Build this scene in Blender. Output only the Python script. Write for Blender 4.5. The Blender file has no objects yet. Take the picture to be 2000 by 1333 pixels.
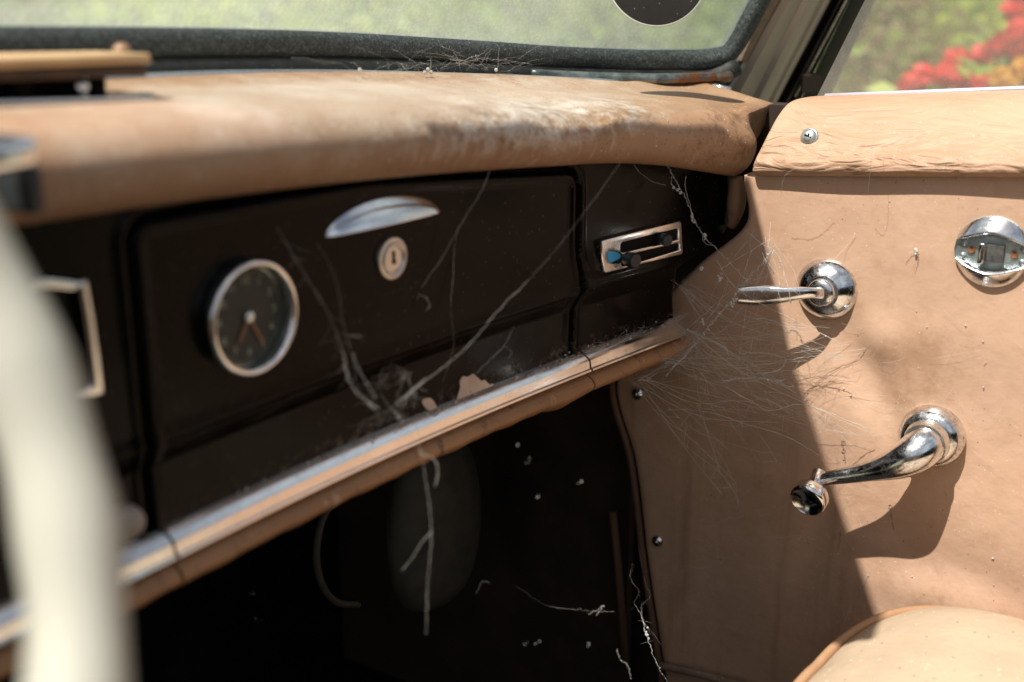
import bpy, bmesh, math, random
import numpy as np
from mathutils import Vector, Matrix
random.seed(7); rng = np.random.default_rng(7)
sc = bpy.context.scene
COL = sc.collection

# ------------------------------------------------------------ camera, light
FPX, YAW, PITCH = 2300.0, math.radians(56), math.radians(17)
fw = np.array([math.sin(YAW)*math.cos(PITCH), math.cos(YAW)*math.cos(PITCH), -math.sin(PITCH)])
rt = np.array([math.cos(YAW), -math.sin(YAW), 0.0])
up = np.cross(rt, fw)
cd = bpy.data.cameras.new('camera'); cam = bpy.data.objects.new('camera', cd); COL.objects.link(cam)
cam.matrix_world = Matrix(((rt[0], up[0], -fw[0], 0), (rt[1], up[1], -fw[1], 0), (rt[2], up[2], -fw[2], 0), (0, 0, 0, 1)))
cd.sensor_width = 36; cd.lens = FPX/2000*36; cd.clip_start = .02; cd.clip_end = 500
cd.dof.use_dof = True; cd.dof.focus_distance = .985; cd.dof.aperture_fstop = 3.7
sc.camera = cam

SUN = np.array([-.46, .095, .88]); SUN /= np.linalg.norm(SUN)
w = bpy.data.worlds.new('World'); sc.world = w; w.use_nodes = True
nt = w.node_tree; bg = nt.nodes['Background']
sky = nt.nodes.new('ShaderNodeTexSky'); sky.sky_type = 'NISHITA'; sky.sun_disc = False
sky.dust_density = 3.5; sky.sun_elevation = math.asin(SUN[2]); sky.sun_rotation = math.atan2(SUN[0], SUN[1])
wc = nt.nodes.new('ShaderNodeTexCoord'); wn_ = nt.nodes.new('ShaderNodeTexNoise'); wn_.inputs['Scale'].default_value = 2.6; wn_.inputs['Detail'].default_value = 8
nt.links.new(wc.outputs['Generated'], wn_.inputs['Vector'])
wr_ = nt.nodes.new('ShaderNodeMapRange'); wr_.interpolation_type = 'SMOOTHSTEP'; nt.links.new(wn_.outputs[0], wr_.inputs[0])
for i_, v_ in ((1, .40), (2, .62), (3, .15), (4, .9)): wr_.inputs[i_].default_value = v_
wm_ = nt.nodes.new('ShaderNodeMix'); wm_.data_type = 'RGBA'; nt.links.new(wr_.outputs[0], wm_.inputs[0]); nt.links.new(sky.outputs[0], wm_.inputs[6]); wm_.inputs[7].default_value = (11, 11.6, 12.2, 1)
nt.links.new(wm_.outputs[2], bg.inputs[0]); bg.inputs[1].default_value = .034
sd = bpy.data.lights.new('sun', 'SUN'); so = bpy.data.objects.new('sun', sd); COL.objects.link(so)
sd.energy = 4.7; sd.angle = math.radians(.55); sd.color = (1, .955, .88)
so.rotation_euler = Vector(SUN).to_track_quat('Z', 'Y').to_euler()
sc.view_settings.view_transform = 'Standard'; sc.view_settings.look = 'None'
sc.view_settings.exposure = .62; sc.view_settings.gamma = 1

# ------------------------------------------------------------ helpers
def ray(px, py): return fw + (px-1000)/FPX*rt - (py-666.5)/FPX*up
def onX(px, py, X): d = ray(px, py); return d*X/d[0]
def onY(px, py, Y): d = ray(px, py); return d*Y/d[1]
def onZ(px, py, Z): d = ray(px, py); return d*Z/d[2]
def dep(px, py, D): return ray(px, py)*D
def onP(px, py, P0, n): d = ray(px, py); return d*(np.dot(P0, n)/np.dot(d, n))
def fy(X):                                   # plan curve of the dashboard face
    X = np.asarray(X, float); q = -.1921*X**2+.1604*X+.4439
    return np.where(X < .4175, .4774, q)
def face(px, py, off=0):
    d = ray(px, py); t = .5/d[1]
    for _ in range(60): t = (float(fy(t*d[0]))-off)/d[1]
    return d*t
def spl(xs, ys, x):                          # monotone-ish cubic (Catmull) interpolation
    xs = np.array(xs, float); ys = np.array(ys, float); x = np.asarray(x, float)
    m = np.gradient(ys, xs, axis=0)
    i = np.clip(np.searchsorted(xs, x)-1, 0, len(xs)-2)
    h = xs[i+1]-xs[i]; t = np.clip((x-xs[i])/h, 0, 1)
    if ys.ndim > 1: h = h[..., None]; t = t[..., None]
    return (2*t**3-3*t**2+1)*ys[i]+(t**3-2*t**2+t)*h*m[i]+(-2*t**3+3*t**2)*ys[i+1]+(t**3-t**2)*h*m[i+1]
def path(pts, n):
    pts = np.array(pts, float)
    s = np.r_[0, np.cumsum(np.linalg.norm(np.diff(pts, axis=0), axis=1))]
    return spl(s/s[-1], pts, np.linspace(0, 1, n))

def obj(name, verts, faces, m, parent=None, smooth=True, bevel=0, sub=0, auto=None, solid=0):
    me = bpy.data.meshes.new(name)
    me.from_pydata([tuple(map(float, v)) for v in verts], [], [tuple(int(i) for i in f) for f in faces])
    bm = bmesh.new(); bm.from_mesh(me); bmesh.ops.recalc_face_normals(bm, faces=bm.faces); bm.to_mesh(me); bm.free()
    o = bpy.data.objects.new(name, me); COL.objects.link(o)
    ms = m if isinstance(m, (list, tuple)) else [m]
    for k in ms: me.materials.append(k)
    if parent is not None: attach(o, parent)
    if solid:
        q = o.modifiers.new('s', 'SOLIDIFY'); q.thickness = solid; q.offset = 0
    if bevel:
        q = o.modifiers.new('b', 'BEVEL'); q.width = bevel; q.segments = 3; q.limit_method = 'ANGLE'; q.angle_limit = math.radians(35)
    if sub:
        q = o.modifiers.new('u', 'SUBSURF'); q.levels = sub; q.render_levels = sub
    if smooth:
        me.polygons.foreach_set('use_smooth', [True]*len(me.polygons))
        if auto is not None: me.set_sharp_from_angle(angle=math.radians(auto))
    return o
def attach(o, p):
    o.parent = p
    if p.type == 'EMPTY': o.matrix_parent_inverse = Matrix.Translation(-p.location)
def thing(name, label, cat, loc, group=None):
    o = bpy.data.objects.new(name, None); COL.objects.link(o); o.location = tuple(map(float, loc)); o.empty_display_size = .05
    o['label'] = label; o['category'] = cat
    if group: o['group'] = group
    return o
def tag(o, label, cat, group=None):
    o['label'] = label; o['category'] = cat
    if group: o['group'] = group
    return o
class M:                                     # mesh collector
    def __init__(s): s.v = []; s.f = []; s.mi = []
    def add(s, v, f, mi=0):
        n = len(s.v); s.v += [np.array(q, float) for q in v]; s.f += [tuple(i+n for i in q) for q in f]; s.mi += [mi]*len(f)
    def build(s, name, m, parent=None, **k):
        o = obj(name, s.v, s.f, m, parent, **k)
        if any(s.mi): o.data.polygons.foreach_set('material_index', s.mi)
        return o
def frame(d):
    d = np.array(d, float); d /= np.linalg.norm(d)+1e-12
    a = np.array([0, 0, 1.]) if abs(d[2]) < .9 else np.array([1., 0, 0])
    u = np.cross(d, a); u /= np.linalg.norm(u); return u, np.cross(d, u), d
def tube(pts, r, seg=10, cap=True, flat=1.0, upv=None):
    pts = np.array(pts, float); n = len(pts); r = np.broadcast_to(r, n)
    T = np.gradient(pts, axis=0); V = []; F = []
    u, v, _ = frame(T[0])
    if upv is not None: v = np.array(upv, float)
    for i in range(n):
        t = T[i]/(np.linalg.norm(T[i])+1e-12)
        if upv is None:
            u = u-np.dot(u, t)*t; u /= np.linalg.norm(u); v = np.cross(t, u)
        else:
            u = np.cross(np.array(upv, float), t); u /= np.linalg.norm(u); v = np.cross(t, u)
        for k in range(seg):
            a = 2*math.pi*k/seg
            V.append(pts[i]+r[i]*(math.cos(a)*u+flat*math.sin(a)*v))
    for i in range(n-1):
        for k in range(seg):
            F.append((i*seg+k, i*seg+(k+1) % seg, (i+1)*seg+(k+1) % seg, (i+1)*seg+k))
    if cap: F.append(tuple(range(seg))[::-1]); F.append(tuple((n-1)*seg+k for k in range(seg)))
    return V, F
def lathe(c, ax, prof, seg=48, sx=1.0, upv=(0, 0, 1)):
    """prof = [(r, h)...] h along ax from c"""
    ax = np.array(ax, float); ax /= np.linalg.norm(ax)
    u = np.cross(np.array(upv, float), ax); u /= np.linalg.norm(u); v = np.cross(ax, u)
    V = []; F = []; n = len(prof)
    for r, h in prof:
        for k in range(seg):
            a = 2*math.pi*k/seg
            V.append(np.array(c)+ax*h+r*(sx*math.cos(a)*u+math.sin(a)*v))
    for i in range(n-1):
        for k in range(seg):
            F.append((i*seg+k, i*seg+(k+1) % seg, (i+1)*seg+(k+1) % seg, (i+1)*seg+k))
    if prof[-1][0] > 1e-6: F.append(tuple((n-1)*seg+k for k in range(seg)))
    else:
        pass
    return V, F
def grid(P, closeu=False):
    """P[i][j] -> quads"""
    P = np.array(P, float); a, b = P.shape[:2]; V = P.reshape(-1, 3); F = []
    for i in range(a-1):
        for j in range(b-(0 if closeu else 1)):
            F.append((i*b+j, i*b+(j+1) % b, (i+1)*b+(j+1) % b, (i+1)*b+j))
    return V, F
def box(c, ax, ay, az, hx, hy, hz):
    V = []
    for sx in (-1, 1):
        for sy in (-1, 1):
            for sz in (-1, 1): V.append(np.array(c)+sx*hx*np.array(ax)+sy*hy*np.array(ay)+sz*hz*np.array(az))
    return V, [(0, 1, 3, 2), (4, 6, 7, 5), (0, 4, 5, 1), (2, 3, 7, 6), (0, 2, 6, 4), (1, 5, 7, 3)]
def ball(c, r, seg=6, sq=(1, 1, 1)):
    V = [];F = []; n = seg
    for i in range(n+1):
        a = math.pi*i/n
        for k in range(n):
            b = 2*math.pi*k/n; V.append(np.array(c)+r*np.array([math.sin(a)*math.cos(b)*sq[0], math.sin(a)*math.sin(b)*sq[1], math.cos(a)*sq[2]]))
    for i in range(n):
        for k in range(n): F.append((i*n+k, i*n+(k+1) % n, (i+1)*n+(k+1) % n, (i+1)*n+k))
    return V, F
def plate(name, outer, holes, conv, depth, m, parent, bevel=.0006):
    """flat plate: outer/holes are 2-D loops in metres; conv(a, b, off) -> 3-D; extruded 0..depth towards the driver"""
    cu = bpy.data.curves.new(name, 'CURVE'); cu.dimensions = '2D'; cu.fill_mode = 'BOTH'
    for lp in [outer]+holes:
        s = cu.splines.new('POLY'); s.points.add(len(lp)-1); s.use_cyclic_u = True
        for p, q in zip(s.points, lp): p.co = (q[0]*10, q[1]*10, 0, 1)
    cu.extrude = max(depth*5-bevel*10, 1e-5); cu.bevel_depth = bevel*10; cu.bevel_resolution = 2; cu.offset = -bevel*10
    t = bpy.data.objects.new(name, cu); COL.objects.link(t)
    me = bpy.data.meshes.new_from_object(t); bpy.data.objects.remove(t)
    V = [conv(v.co.x/10, v.co.y/10, v.co.z/10+depth/2) for v in me.vertices]; F = [tuple(p.vertices) for p in me.polygons]
    return obj(name, V, F, m, parent, auto=40)
def rrect(x0, z0, x1, z1, r, n=6):
    L = []
    for cx, cz, a0 in ((x1-r, z1-r, 0), (x0+r, z1-r, 90), (x0+r, z0+r, 180), (x1-r, z0+r, 270)):
        for k in range(n+1):
            a = math.radians(a0+90*k/n); L.append((cx+r*math.cos(a), cz+r*math.sin(a)))
    return L
def cface(a, b, off): return np.array([a, float(fy(a))-off, b])
DX = .93
def cdoor(a, b, off): return np.array([DX-off, -a, b])
def fp(px, py, off=0.): p = face(px, py, off); return (p[0], p[2])
def fpo(px, py): return fp(px, py, .0055)
def dp(px, py, X=DX): p = onX(px, py, X); return (-p[1], p[2])
def smooth_loop(pts, n=8):
    pts = list(pts); P = np.array([pts[-1]]+pts+pts[:2], float); out = []
    for i in range(1, len(P)-2):
        for k in range(n):
            t = k/n; a, b, c, d = P[i-1], P[i], P[i+1], P[i+2]
            out.append(tuple(.5*((2*b)+(c-a)*t+(2*a-5*b+4*c-d)*t*t+(3*b-a-3*c+d)*t**3)))
    return out

# ------------------------------------------------------------ materials
class Mat:
    def __init__(s, name, rough=.6, metal=0, spec=.5, coat=0):
        s.m = bpy.data.materials.new(name); s.m.use_nodes = True; s.t = s.m.node_tree
        s.b = s.t.nodes['Principled BSDF']
        s.b.inputs['Roughness'].default_value = rough; s.b.inputs['Metallic'].default_value = metal
        s.b.inputs['Specular IOR Level'].default_value = spec; s.b.inputs['Coat Weight'].default_value = coat
        s.tc = s.t.nodes.new('ShaderNodeTexCoord'); s.bmp = None
    def n(s, k): return s.t.nodes.new(k)
    def l(s, a, b): s.t.links.new(a, b)
    def co(s, scale=(1, 1, 1), loc=(0, 0, 0)):
        q = s.n('ShaderNodeMapping'); q.inputs['Scale'].default_value = scale; q.inputs['Location'].default_value = loc
        s.l(s.tc.outputs['Object'], q.inputs[0]); return q.outputs[0]
    def noise(s, scale, detail=6, rough=.6, sc=(1, 1, 1), loc=(0, 0, 0), dist=0):
        q = s.n('ShaderNodeTexNoise'); q.inputs['Scale'].default_value = scale; q.inputs['Detail'].default_value = detail
        q.inputs['Roughness'].default_value = rough; q.inputs['Distortion'].default_value = dist
        s.l(s.co(sc, loc), q.inputs['Vector']); return q.outputs[0]
    def ramp(s, v, a, b, lo=0, hi=1):
        q = s.n('ShaderNodeMapRange'); q.interpolation_type = 'SMOOTHSTEP'
        for i, x in zip((1, 2, 3, 4), (a, b, lo, hi)): q.inputs[i].default_value = x
        s.l(v, q.inputs[0]); return q.outputs[0]
    def mul(s, a, b, op='MULTIPLY'):
        q = s.n('ShaderNodeMath'); q.operation = op; q.use_clamp = op in ('MULTIPLY', 'ADD')
        for i, x in enumerate((a, b)):
            if hasattr(x, 'links'): s.l(x, q.inputs[i])
            else: q.inputs[i].default_value = x
        return q.outputs[0]
    def mix(s, f, a, b):
        q = s.n('ShaderNodeMix'); q.data_type = 'RGBA'
        for x, i in ((f, 0), (a, 6), (b, 7)):
            if hasattr(x, 'links'): s.l(x, q.inputs[i])
            elif isinstance(x, tuple): q.inputs[i].default_value = (*x, 1)
            else: q.inputs[i].default_value = x
        return q.outputs[2]
    def base(s, c):
        if isinstance(c, tuple): s.b.inputs['Base Color'].default_value = (*c, 1)
        else: s.l(c, s.b.inputs['Base Color'])
        return s
    def axis(s, i):
        q = s.n('ShaderNodeSeparateXYZ'); s.l(s.tc.outputs['Object'], q.inputs[0]); return q.outputs[i]
    def bump(s, h, strength, dist=.001):
        q = s.n('ShaderNodeBump'); q.inputs['Strength'].default_value = strength; q.inputs['Distance'].default_value = dist
        s.l(h, q.inputs['Height'])
        if s.bmp is not None: s.l(s.bmp, q.inputs['Normal'])
        s.bmp = q.outputs[0]; s.l(s.bmp, s.b.inputs['Normal']); return s
    def rough(s, v): s.l(v, s.b.inputs['Roughness']); return s
    def specks(s, scale, size, loc=(0, 0, 0)):
        q = s.n('ShaderNodeTexVoronoi'); q.inputs['Scale'].default_value = scale; q.inputs['Randomness'].default_value = 1
        s.l(s.co(loc=loc), q.inputs['Vector'])
        near = s.ramp(q.outputs['Distance'], size*.6, size, 1, 0)
        hx = s.n('ShaderNodeSeparateColor'); s.l(q.outputs['Color'], hx.inputs[0])
        return s.mul(near, s.ramp(hx.outputs[0], .55, .6))

def blob(m, c, r, rot=None):                 # soft elliptical mask round a point on the thing (a stain of its own)
    q = m.n('ShaderNodeMapping'); q.vector_type = 'POINT'
    q.inputs['Scale'].default_value = tuple(1/x for x in r); q.inputs['Location'].default_value = tuple(-a/x for a, x in zip(c, r))
    m.l(m.tc.outputs['Object'], q.inputs[0])
    L = m.n('ShaderNodeVectorMath'); L.operation = 'LENGTH'; m.l(q.outputs[0], L.inputs[0])
    wob = m.mul(m.mul(m.noise(60, 4), -.5, 'ADD'), 1.0)
    q2 = m.n('ShaderNodeMath'); q2.operation = 'ADD'; m.l(L.outputs['Value'], q2.inputs[0]); m.l(m.mul(m.noise(45, 5, .65), .9), q2.inputs[1])
    return m.ramp(q2.outputs[0], .95, 1.65, 1, 0)

def vinyl_pad():
    m = Mat('pad_vinyl', .5, spec=.4)
    c = m.mix(m.ramp(m.noise(7, 5), .35, .7), (.37, .225, .135), (.29, .165, .09))
    c = m.mix(m.mul(m.ramp(m.noise(26, 6, .7), .5, .75), .5), c, (.30, .155, .075))
    dust = m.ramp(m.noise(14, 8, .7), .38, .66)
    band = blob(m, (.62, .50, -.075), (.42, .085, .030))
    c = m.mix(m.mul(band, .45), c, (.52, .43, .35)); c = m.mix(m.mul(m.mul(dust, band), .6), c, (.58, .50, .42))
    # damp-damaged middle: pale bloom, dark mould, runs down the front
    zone = blob(m, (.70, .43, -.088), (.17, .07, .022))
    pale = m.ramp(m.noise(48, 8, .72), .40, .62)
    c = m.mix(m.mul(m.mul(pale, zone), .85), c, (.68, .60, .53))
    dk = m.mul(m.ramp(m.noise(62, 8, .75, loc=(3, 1, 2)), .52, .66), zone)
    c = m.mix(m.mul(dk, .75), c, (.13, .085, .05))
    runs = m.mul(m.ramp(m.noise(1, 6, .62, sc=(150, 60, 9)), .54, .70), blob(m, (.68, .435, -.105), (.20, .09, .030)))
    c = m.mix(m.mul(runs, .5), c, (.60, .47, .36))
    # brown weathering at the outer end
    old = m.mul(m.ramp(m.noise(85, 9, .8), .44, .66), blob(m, (.93, .40, -.125), (.11, .06, .030)))
    c = m.mix(m.mul(old, .8), c, (.12, .065, .03))
    c = m.mix(m.mul(m.specks(260, .22), .8), c, (.10, .06, .04))
    c = m.mix(m.mul(m.specks(170, .15, (5, 2, 1)), .8), c, (.75, .66, .56))
    m.base(c); m.bump(m.noise(22, 6, .6), .35, .004); m.bump(m.mul(m.noise(70, 8, .7), zone), .9, .004); m.bump(m.noise(900, 3), .15, .0006)
    m.rough(m.ramp(m.noise(30, 5), .3, .7, .42, .68)); return m.m
def vinyl_door():
    m = Mat('door_vinyl', .5, spec=.35)
    c = m.mix(m.ramp(m.noise(5, 5), .35, .7), (.56, .365, .25), (.49, .305, .20))
    c = m.mix(m.mul(m.ramp(m.noise(60, 8, .75), .5, .72), .3), c, (.38, .2, .11))
    st = m.mul(m.ramp(m.noise(1, 5, .6, sc=(40, 34, 2.2)), .48, .72), blob(m, (.93, .40, -.52), (.06, .15, .26)))
    c = m.mix(m.mul(st, .55), c, (.27, .15, .085))
    smear = m.mul(m.ramp(m.noise(1, 6, .65, sc=(12, 30, 14), dist=.6), .52, .75), .38)
    c = m.mix(smear, c, (.60, .40, .27))
    pk = m.ramp(m.noise(11, 6, .62, loc=(2, 7, 1), dist=.8), .50, .68)
    c = m.mix(m.mul(pk, .30), c, (.66, .44, .33))
    rub = m.mul(m.ramp(m.noise(30, 7, .7), .35, .6), blob(m, (.93, .235, -.30), (.1, .035, .05)))
    c = m.mix(m.mul(rub, .45), c, (.33, .185, .10))
    ln = m.ramp(m.noise(1, 5, .7, sc=(30, 24, 300), dist=.5), .62, .70)
    c = m.mix(m.mul(ln, .14), c, (.30, .18, .11))
    grime = m.mul(m.ramp(m.noise(34, 8, .7, loc=(1, 4, 2)), .5, .7), blob(m, (.93, .10, -.50), (.1, .16, .07)))
    c = m.mix(m.mul(grime, .5), c, (.30, .17, .10))
    c = m.mix(m.mul(m.specks(120, .08), .8), c, (.12, .07, .04))
    c = m.mix(m.mul(m.specks(190, .11, (3, 1, 2)), .75), c, (.78, .66, .55))
    for cc_ in ((.93, .313, -.246), (.93, .215, -.353), (.93, .186, -.197)):
        rg = blob(m, cc_, (.06, .033, .033)); c = m.mix(m.mul(rg, .30), c, (.27, .15, .08))
    m.base(c); m.bump(m.noise(9, 5, .5), .65, .008); m.bump(m.noise(120, 6, .7), .25, .0012); m.bump(m.noise(1300, 2), .12, .0004)
    m.rough(m.ramp(m.noise(25, 5), .3, .7, .42, .62)); return m.m
def vinyl_cap():
    m = Mat('cap_vinyl', .52, spec=.35)
    c = m.mix(m.ramp(m.noise(8, 5), .35, .7), (.49, .315, .205), (.43, .265, .17))
    cr = m.ramp(m.noise(1, 7, .62, sc=(60, 14, 130), dist=1.2), .46, .54)
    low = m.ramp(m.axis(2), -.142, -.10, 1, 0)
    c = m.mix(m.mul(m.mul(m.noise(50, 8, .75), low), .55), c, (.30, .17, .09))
    c = m.mix(m.mul(m.specks(200, .13), .6), c, (.75, .62, .5))
    m.base(c)
    wr = m.ramp(m.axis(2), -.15, -.095, 1.0, .38)
    m.bump(m.mul(m.noise(1, 2.5, .5, sc=(50, 17, 78), dist=1.5), wr), .8, .012)
    m.bump(m.mul(m.noise(48, 5, .6, sc=(1, .7, 1.5)), wr), .5, .0035)
    m.bump(m.noise(240, 5, .65), .3, .0010)
    m.bump(m.noise(600, 3), .12, .0006); return m.m
def simple(name, c1, c2=None, rough=.6, metal=0, scale=20, bump=.2, bd=.001, dust=None, spec=.5, coat=0, dscale=150, dsize=.16):
    m = Mat(name, rough, metal, spec, coat)
    c = m.mix(m.ramp(m.noise(scale, 6), .35, .68), c1, c2 or c1)
    if dust: c = m.mix(m.mul(m.specks(dscale, dsize), .85), c, dust)
    m.base(c)
    if bump: m.bump(m.noise(scale*8, 5), bump, bd)
    return m.m
def chrome(name='chrome', pit=.5, rust=0.0):
    m = Mat(name, .08, 1)
    p = m.ramp(m.noise(330, 9, .82), .42, .58); zone = m.ramp(m.noise(70, 5, .7), .36, .56)
    pz = m.mul(m.mul(p, zone), pit)
    c = m.mix(pz, (.84, .86, .88), (.30, .29, .28))
    if rust:
        rz = m.mul(m.specks(160, .27), rust); c = m.mix(rz, c, (.38, .10, .03))
    m.base(c)
    m.rough(m.mul(m.ramp(m.noise(60, 6, .7), .35, .75, .05, .24), m.mul(pz, .35), 'ADD'))
    m.bump(m.noise(500, 5), .12, .0004); return m.m
def paint_black():
    m = Mat('dark_enamel', .2, spec=.09, coat=0)
    c = m.mix(m.ramp(m.noise(9, 6), .4, .75), (.0022, .0022, .0019), (.0045, .0043, .0037))
    c = m.mix(m.mul(m.ramp(m.noise(40, 9, .8), .58, .74), .3), c, (.03, .025, .02))
    c = m.mix(m.mul(m.specks(240, .12), .45), c, (.30, .26, .21))
    low = blob(m, (.66, .46, -.282), (.34, .05, .012))
    c = m.mix(m.mul(m.mul(low, m.ramp(m.noise(130, 8, .75), .50, .68)), .4), c, (.26, .21, .17))
    m.base(c); m.rough(m.ramp(m.noise(18, 7, .7), .3, .75, .10, .30)); m.bump(m.noise(260, 4), .05, .0004); return m.m
def rubber():
    m = Mat('weathered_rubber', .6, spec=.4)
    c = m.mix(m.ramp(m.noise(380, 9, .8), .40, .68), (.035, .042, .042), (.15, .175, .175)); c = m.mix(m.mul(m.ramp(m.noise(1, 6, .6, sc=(14, 60, 120)), .5, .7), .45), c, (.02, .024, .024))
    c = m.mix(m.mul(m.specks(420, .25), .7), c, (.45, .47, .45))
    m.base(c); m.bump(m.noise(300, 8, .75), .6, .0015); return m.m
def glass(name, dusty, tint, speck=.35, ior=.12, zr=None):
    m = Mat(name); t = m.t; t.nodes.remove(m.b); out = [n for n in t.nodes if n.type == 'OUTPUT_MATERIAL'][0]
    tr = m.n('ShaderNodeBsdfTransparent'); tr.inputs[0].default_value = (.93, .97, .94, 1)
    df = m.n('ShaderNodeBsdfDiffuse'); df.inputs[0].default_value = (*tint, 1)
    tl = m.n('ShaderNodeBsdfTranslucent'); tl.inputs[0].default_value = (*tint, 1)
    gl = m.n('ShaderNodeBsdfGlossy'); gl.inputs['Roughness'].default_value = .03
    a = m.n('ShaderNodeMixShader'); a.inputs[0].default_value = .5; m.l(df.outputs[0], a.inputs[1]); m.l(tl.outputs[0], a.inputs[2])
    n1 = m.ramp(m.noise(260, 9, .85), .40, .70, dusty*(1-speck), dusty*(1+speck))
    n1 = m.mul(n1, m.ramp(m.noise(9, 4), .3, .7, .8, 1.1))
    if zr: n1 = m.mul(n1, m.ramp(m.axis(2), zr[0], zr[1], 1, .15))
    b = m.n('ShaderNodeMixShader'); m.l(n1, b.inputs[0]); m.l(tr.outputs[0], b.inputs[1]); m.l(a.outputs[0], b.inputs[2])
    g = m.n('ShaderNodeMixShader'); fr = m.n('ShaderNodeLayerWeight')
    m.l(m.mul(m.ramp(fr.outputs['Facing'], .55, 1.0, .0, 1.0), ior), g.inputs[0]); m.l(b.outputs[0], g.inputs[1]); m.l(gl.outputs[0], g.inputs[2])
    m.l(g.outputs[0], out.inputs[0]); return m.m
def leafmat(name, c, k=.45):
    m = Mat(name, .5); 
    tl = m.n('ShaderNodeBsdfTranslucent'); tl.inputs[0].default_value = (*[min(1, x*1.5) for x in c], 1)
    cc = m.mix(m.ramp(m.noise(3, 3), .35, .65), c, tuple(x*.7 for x in c)); m.base(cc)
    a = m.n('ShaderNodeMixShader'); a.inputs[0].default_value = k
    out = [n for n in m.t.nodes if n.type == 'OUTPUT_MATERIAL'][0]
    m.l(m.b.outputs[0], a.inputs[1]); m.l(tl.outputs[0], a.inputs[2]); m.l(a.outputs[0], out.inputs[0]); return m.m

PAD = vinyl_pad(); DOORV = vinyl_door(); CAPV = vinyl_cap(); CHR = chrome('pitted_chrome', .55); CHRR = chrome('rusty_chrome', .7, .9); CHRC = chrome('clean_chrome', .15)
BLK = paint_black(); RUB = rubber()
DARK = simple('dark_interior', (.006, .005, .004), (.012, .010, .008), .85, bump=.3, spec=.15)
PLAST = simple('black_plastic', (.02, .025, .027), (.035, .042, .045), .4, bump=.1)
CREAM = simple('cream_plastic', (.50, .485, .41), (.45, .435, .36), .25, bump=.03, scale=6, coat=.3)
wm = Mat('dusty_silk', .9, spec=.1); wm.base(wm.mix(wm.ramp(wm.noise(60, 4), .35, .65), (.72, .69, .64), (.50, .47, .42)))
_t = wm.n('ShaderNodeBsdfTransparent'); _x = wm.n('ShaderNodeMixShader'); _x.inputs[0].default_value = .35
wm.l(wm.b.outputs[0], _x.inputs[1]); wm.l(_t.outputs[0], _x.inputs[2]); wm.l(_x.outputs[0], [n for n in wm.t.nodes if n.type == 'OUTPUT_MATERIAL'][0].inputs[0]); WEBM = wm.m

# ------------------------------------------------------------ setting
gm = Mat('lawn', .9); gm.base(gm.mix(gm.ramp(gm.noise(2.2, 8, .7), .35, .65), (.12, .13, .07), (.20, .18, .12))); gm.bump(gm.noise(30, 6), .6, .05)
g = obj('ground', [(-80, -80, -1.15), (120, -80, -1.15), (120, 120, -1.15), (-80, 120, -1.15)], [(0, 1, 2, 3)], gm.m, smooth=False); g['kind'] = 'structure'

LF = {k: leafmat('leaf_'+k, c) for k, c in dict(lime=(.62, .70, .14), fresh=(.42, .57, .14), mid=(.20, .32, .09), deep=(.09, .16, .05), pale=(.45, .55, .30), bronze=(.36, .25, .16)).items()}
REDP = leafmat('petal_red', (.85, .06, .045), .3); YELP = leafmat('petal_yellow', (.85, .42, .02), .3)
def leaves(mm, c, R, n, size, kinds, hollow=.35):
    c = np.array(c)
    sub = [c+R*rng.normal(0, .45, 3)*np.array([1, 1, .8]) for _ in range(7)]
    for i in range(n):
        s = sub[rng.integers(7)]; d = rng.normal(0, 1, 3); d /= np.linalg.norm(d)
        p = s+d*R*.5*(hollow+(1-hollow)*rng.random()**.5)
        if p[2] < -1.1: p[2] = -1.1+rng.random()*.2
        u, v, _ = frame(rng.normal(0, 1, 3)); L = size*rng.uniform(.6, 1.3)
        q = [p-u*L, p+v*L*.38, p+u*L, p-v*L*.38]; mm.add(q, [(0, 1, 2, 3)], int(rng.integers(kinds)))
def bush(x, y, R, size, mats, label, n=1500, zc=None, name='bush', cat='bush', group='bushes in the garden outside the car'):
    z0 = -1.15; zc = zc if zc is not None else z0+R[2]*.75
    t = thing(name, label, cat, (x, y, z0), group)
    mm = M(); leaves(mm, (x, y, zc), np.array(R), n, size, len(mats)); mm.build('foliage', [LF[k] for k in mats], t, smooth=False)
    st = M()
    for k in range(6):
        a = k*1.05+.3; e = np.array([x+R[0]*.4*math.cos(a), y+R[1]*.4*math.sin(a), zc+R[2]*.2])
        st.add(*tube(path([(x, y, z0-.02), ((x+e[0])/2, (y+e[1])/2, (z0+e[2])/2+.1), e], 6), np.linspace(.03, .01, 6), 6))
    st.build('stem', simple('bark', (.12, .08, .05), (.2, .15, .1)), t)
BU = [(7.5, 1.2, (1.5, 1.5, 1.3), .06, ['lime', 'fresh', 'lime'], 'bright lime green bush seen through the door window'),
      (9.5, 2.6, (1.7, 1.7, 1.6), .07, ['lime', 'fresh', 'bronze'], 'mixed green and bronze bush just right of the windscreen pillar'),
      (6.6, 2.0, (.5, .5, 1.2), .05, ['bronze', 'bronze', 'fresh'], 'bronze leaved shrub behind the red flowers'),
      (8.4, 4.4, (1.5, 1.5, 1.25), .06, ['lime', 'fresh', 'pale'], 'yellow green bush behind the right end of the windscreen'),
      (7.2, 5.8, (1.6, 1.6, 1.35), .06, ['pale', 'fresh', 'mid'], 'pale green bush behind the middle of the windscreen'),
      (5.6, 6.6, (1.3, 1.3, 1.2), .055, ['lime', 'lime', 'fresh'], 'yellow lime bush behind the windscreen left of middle'),
      (4.8, 8.2, (1.5, 1.5, 1.4), .06, ['pale', 'mid', 'bronze'], 'grey green bush behind the left of the windscreen'),
      (3.2, 8.2, (1.5, 1.5, 1.5), .06, ['fresh', 'mid', 'pale'], 'green bush furthest left behind the windscreen')]
for x, y, R, s, mats, lb in BU: bush(x, y, R, s, mats, lb, 2600)
hg = M()
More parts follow.
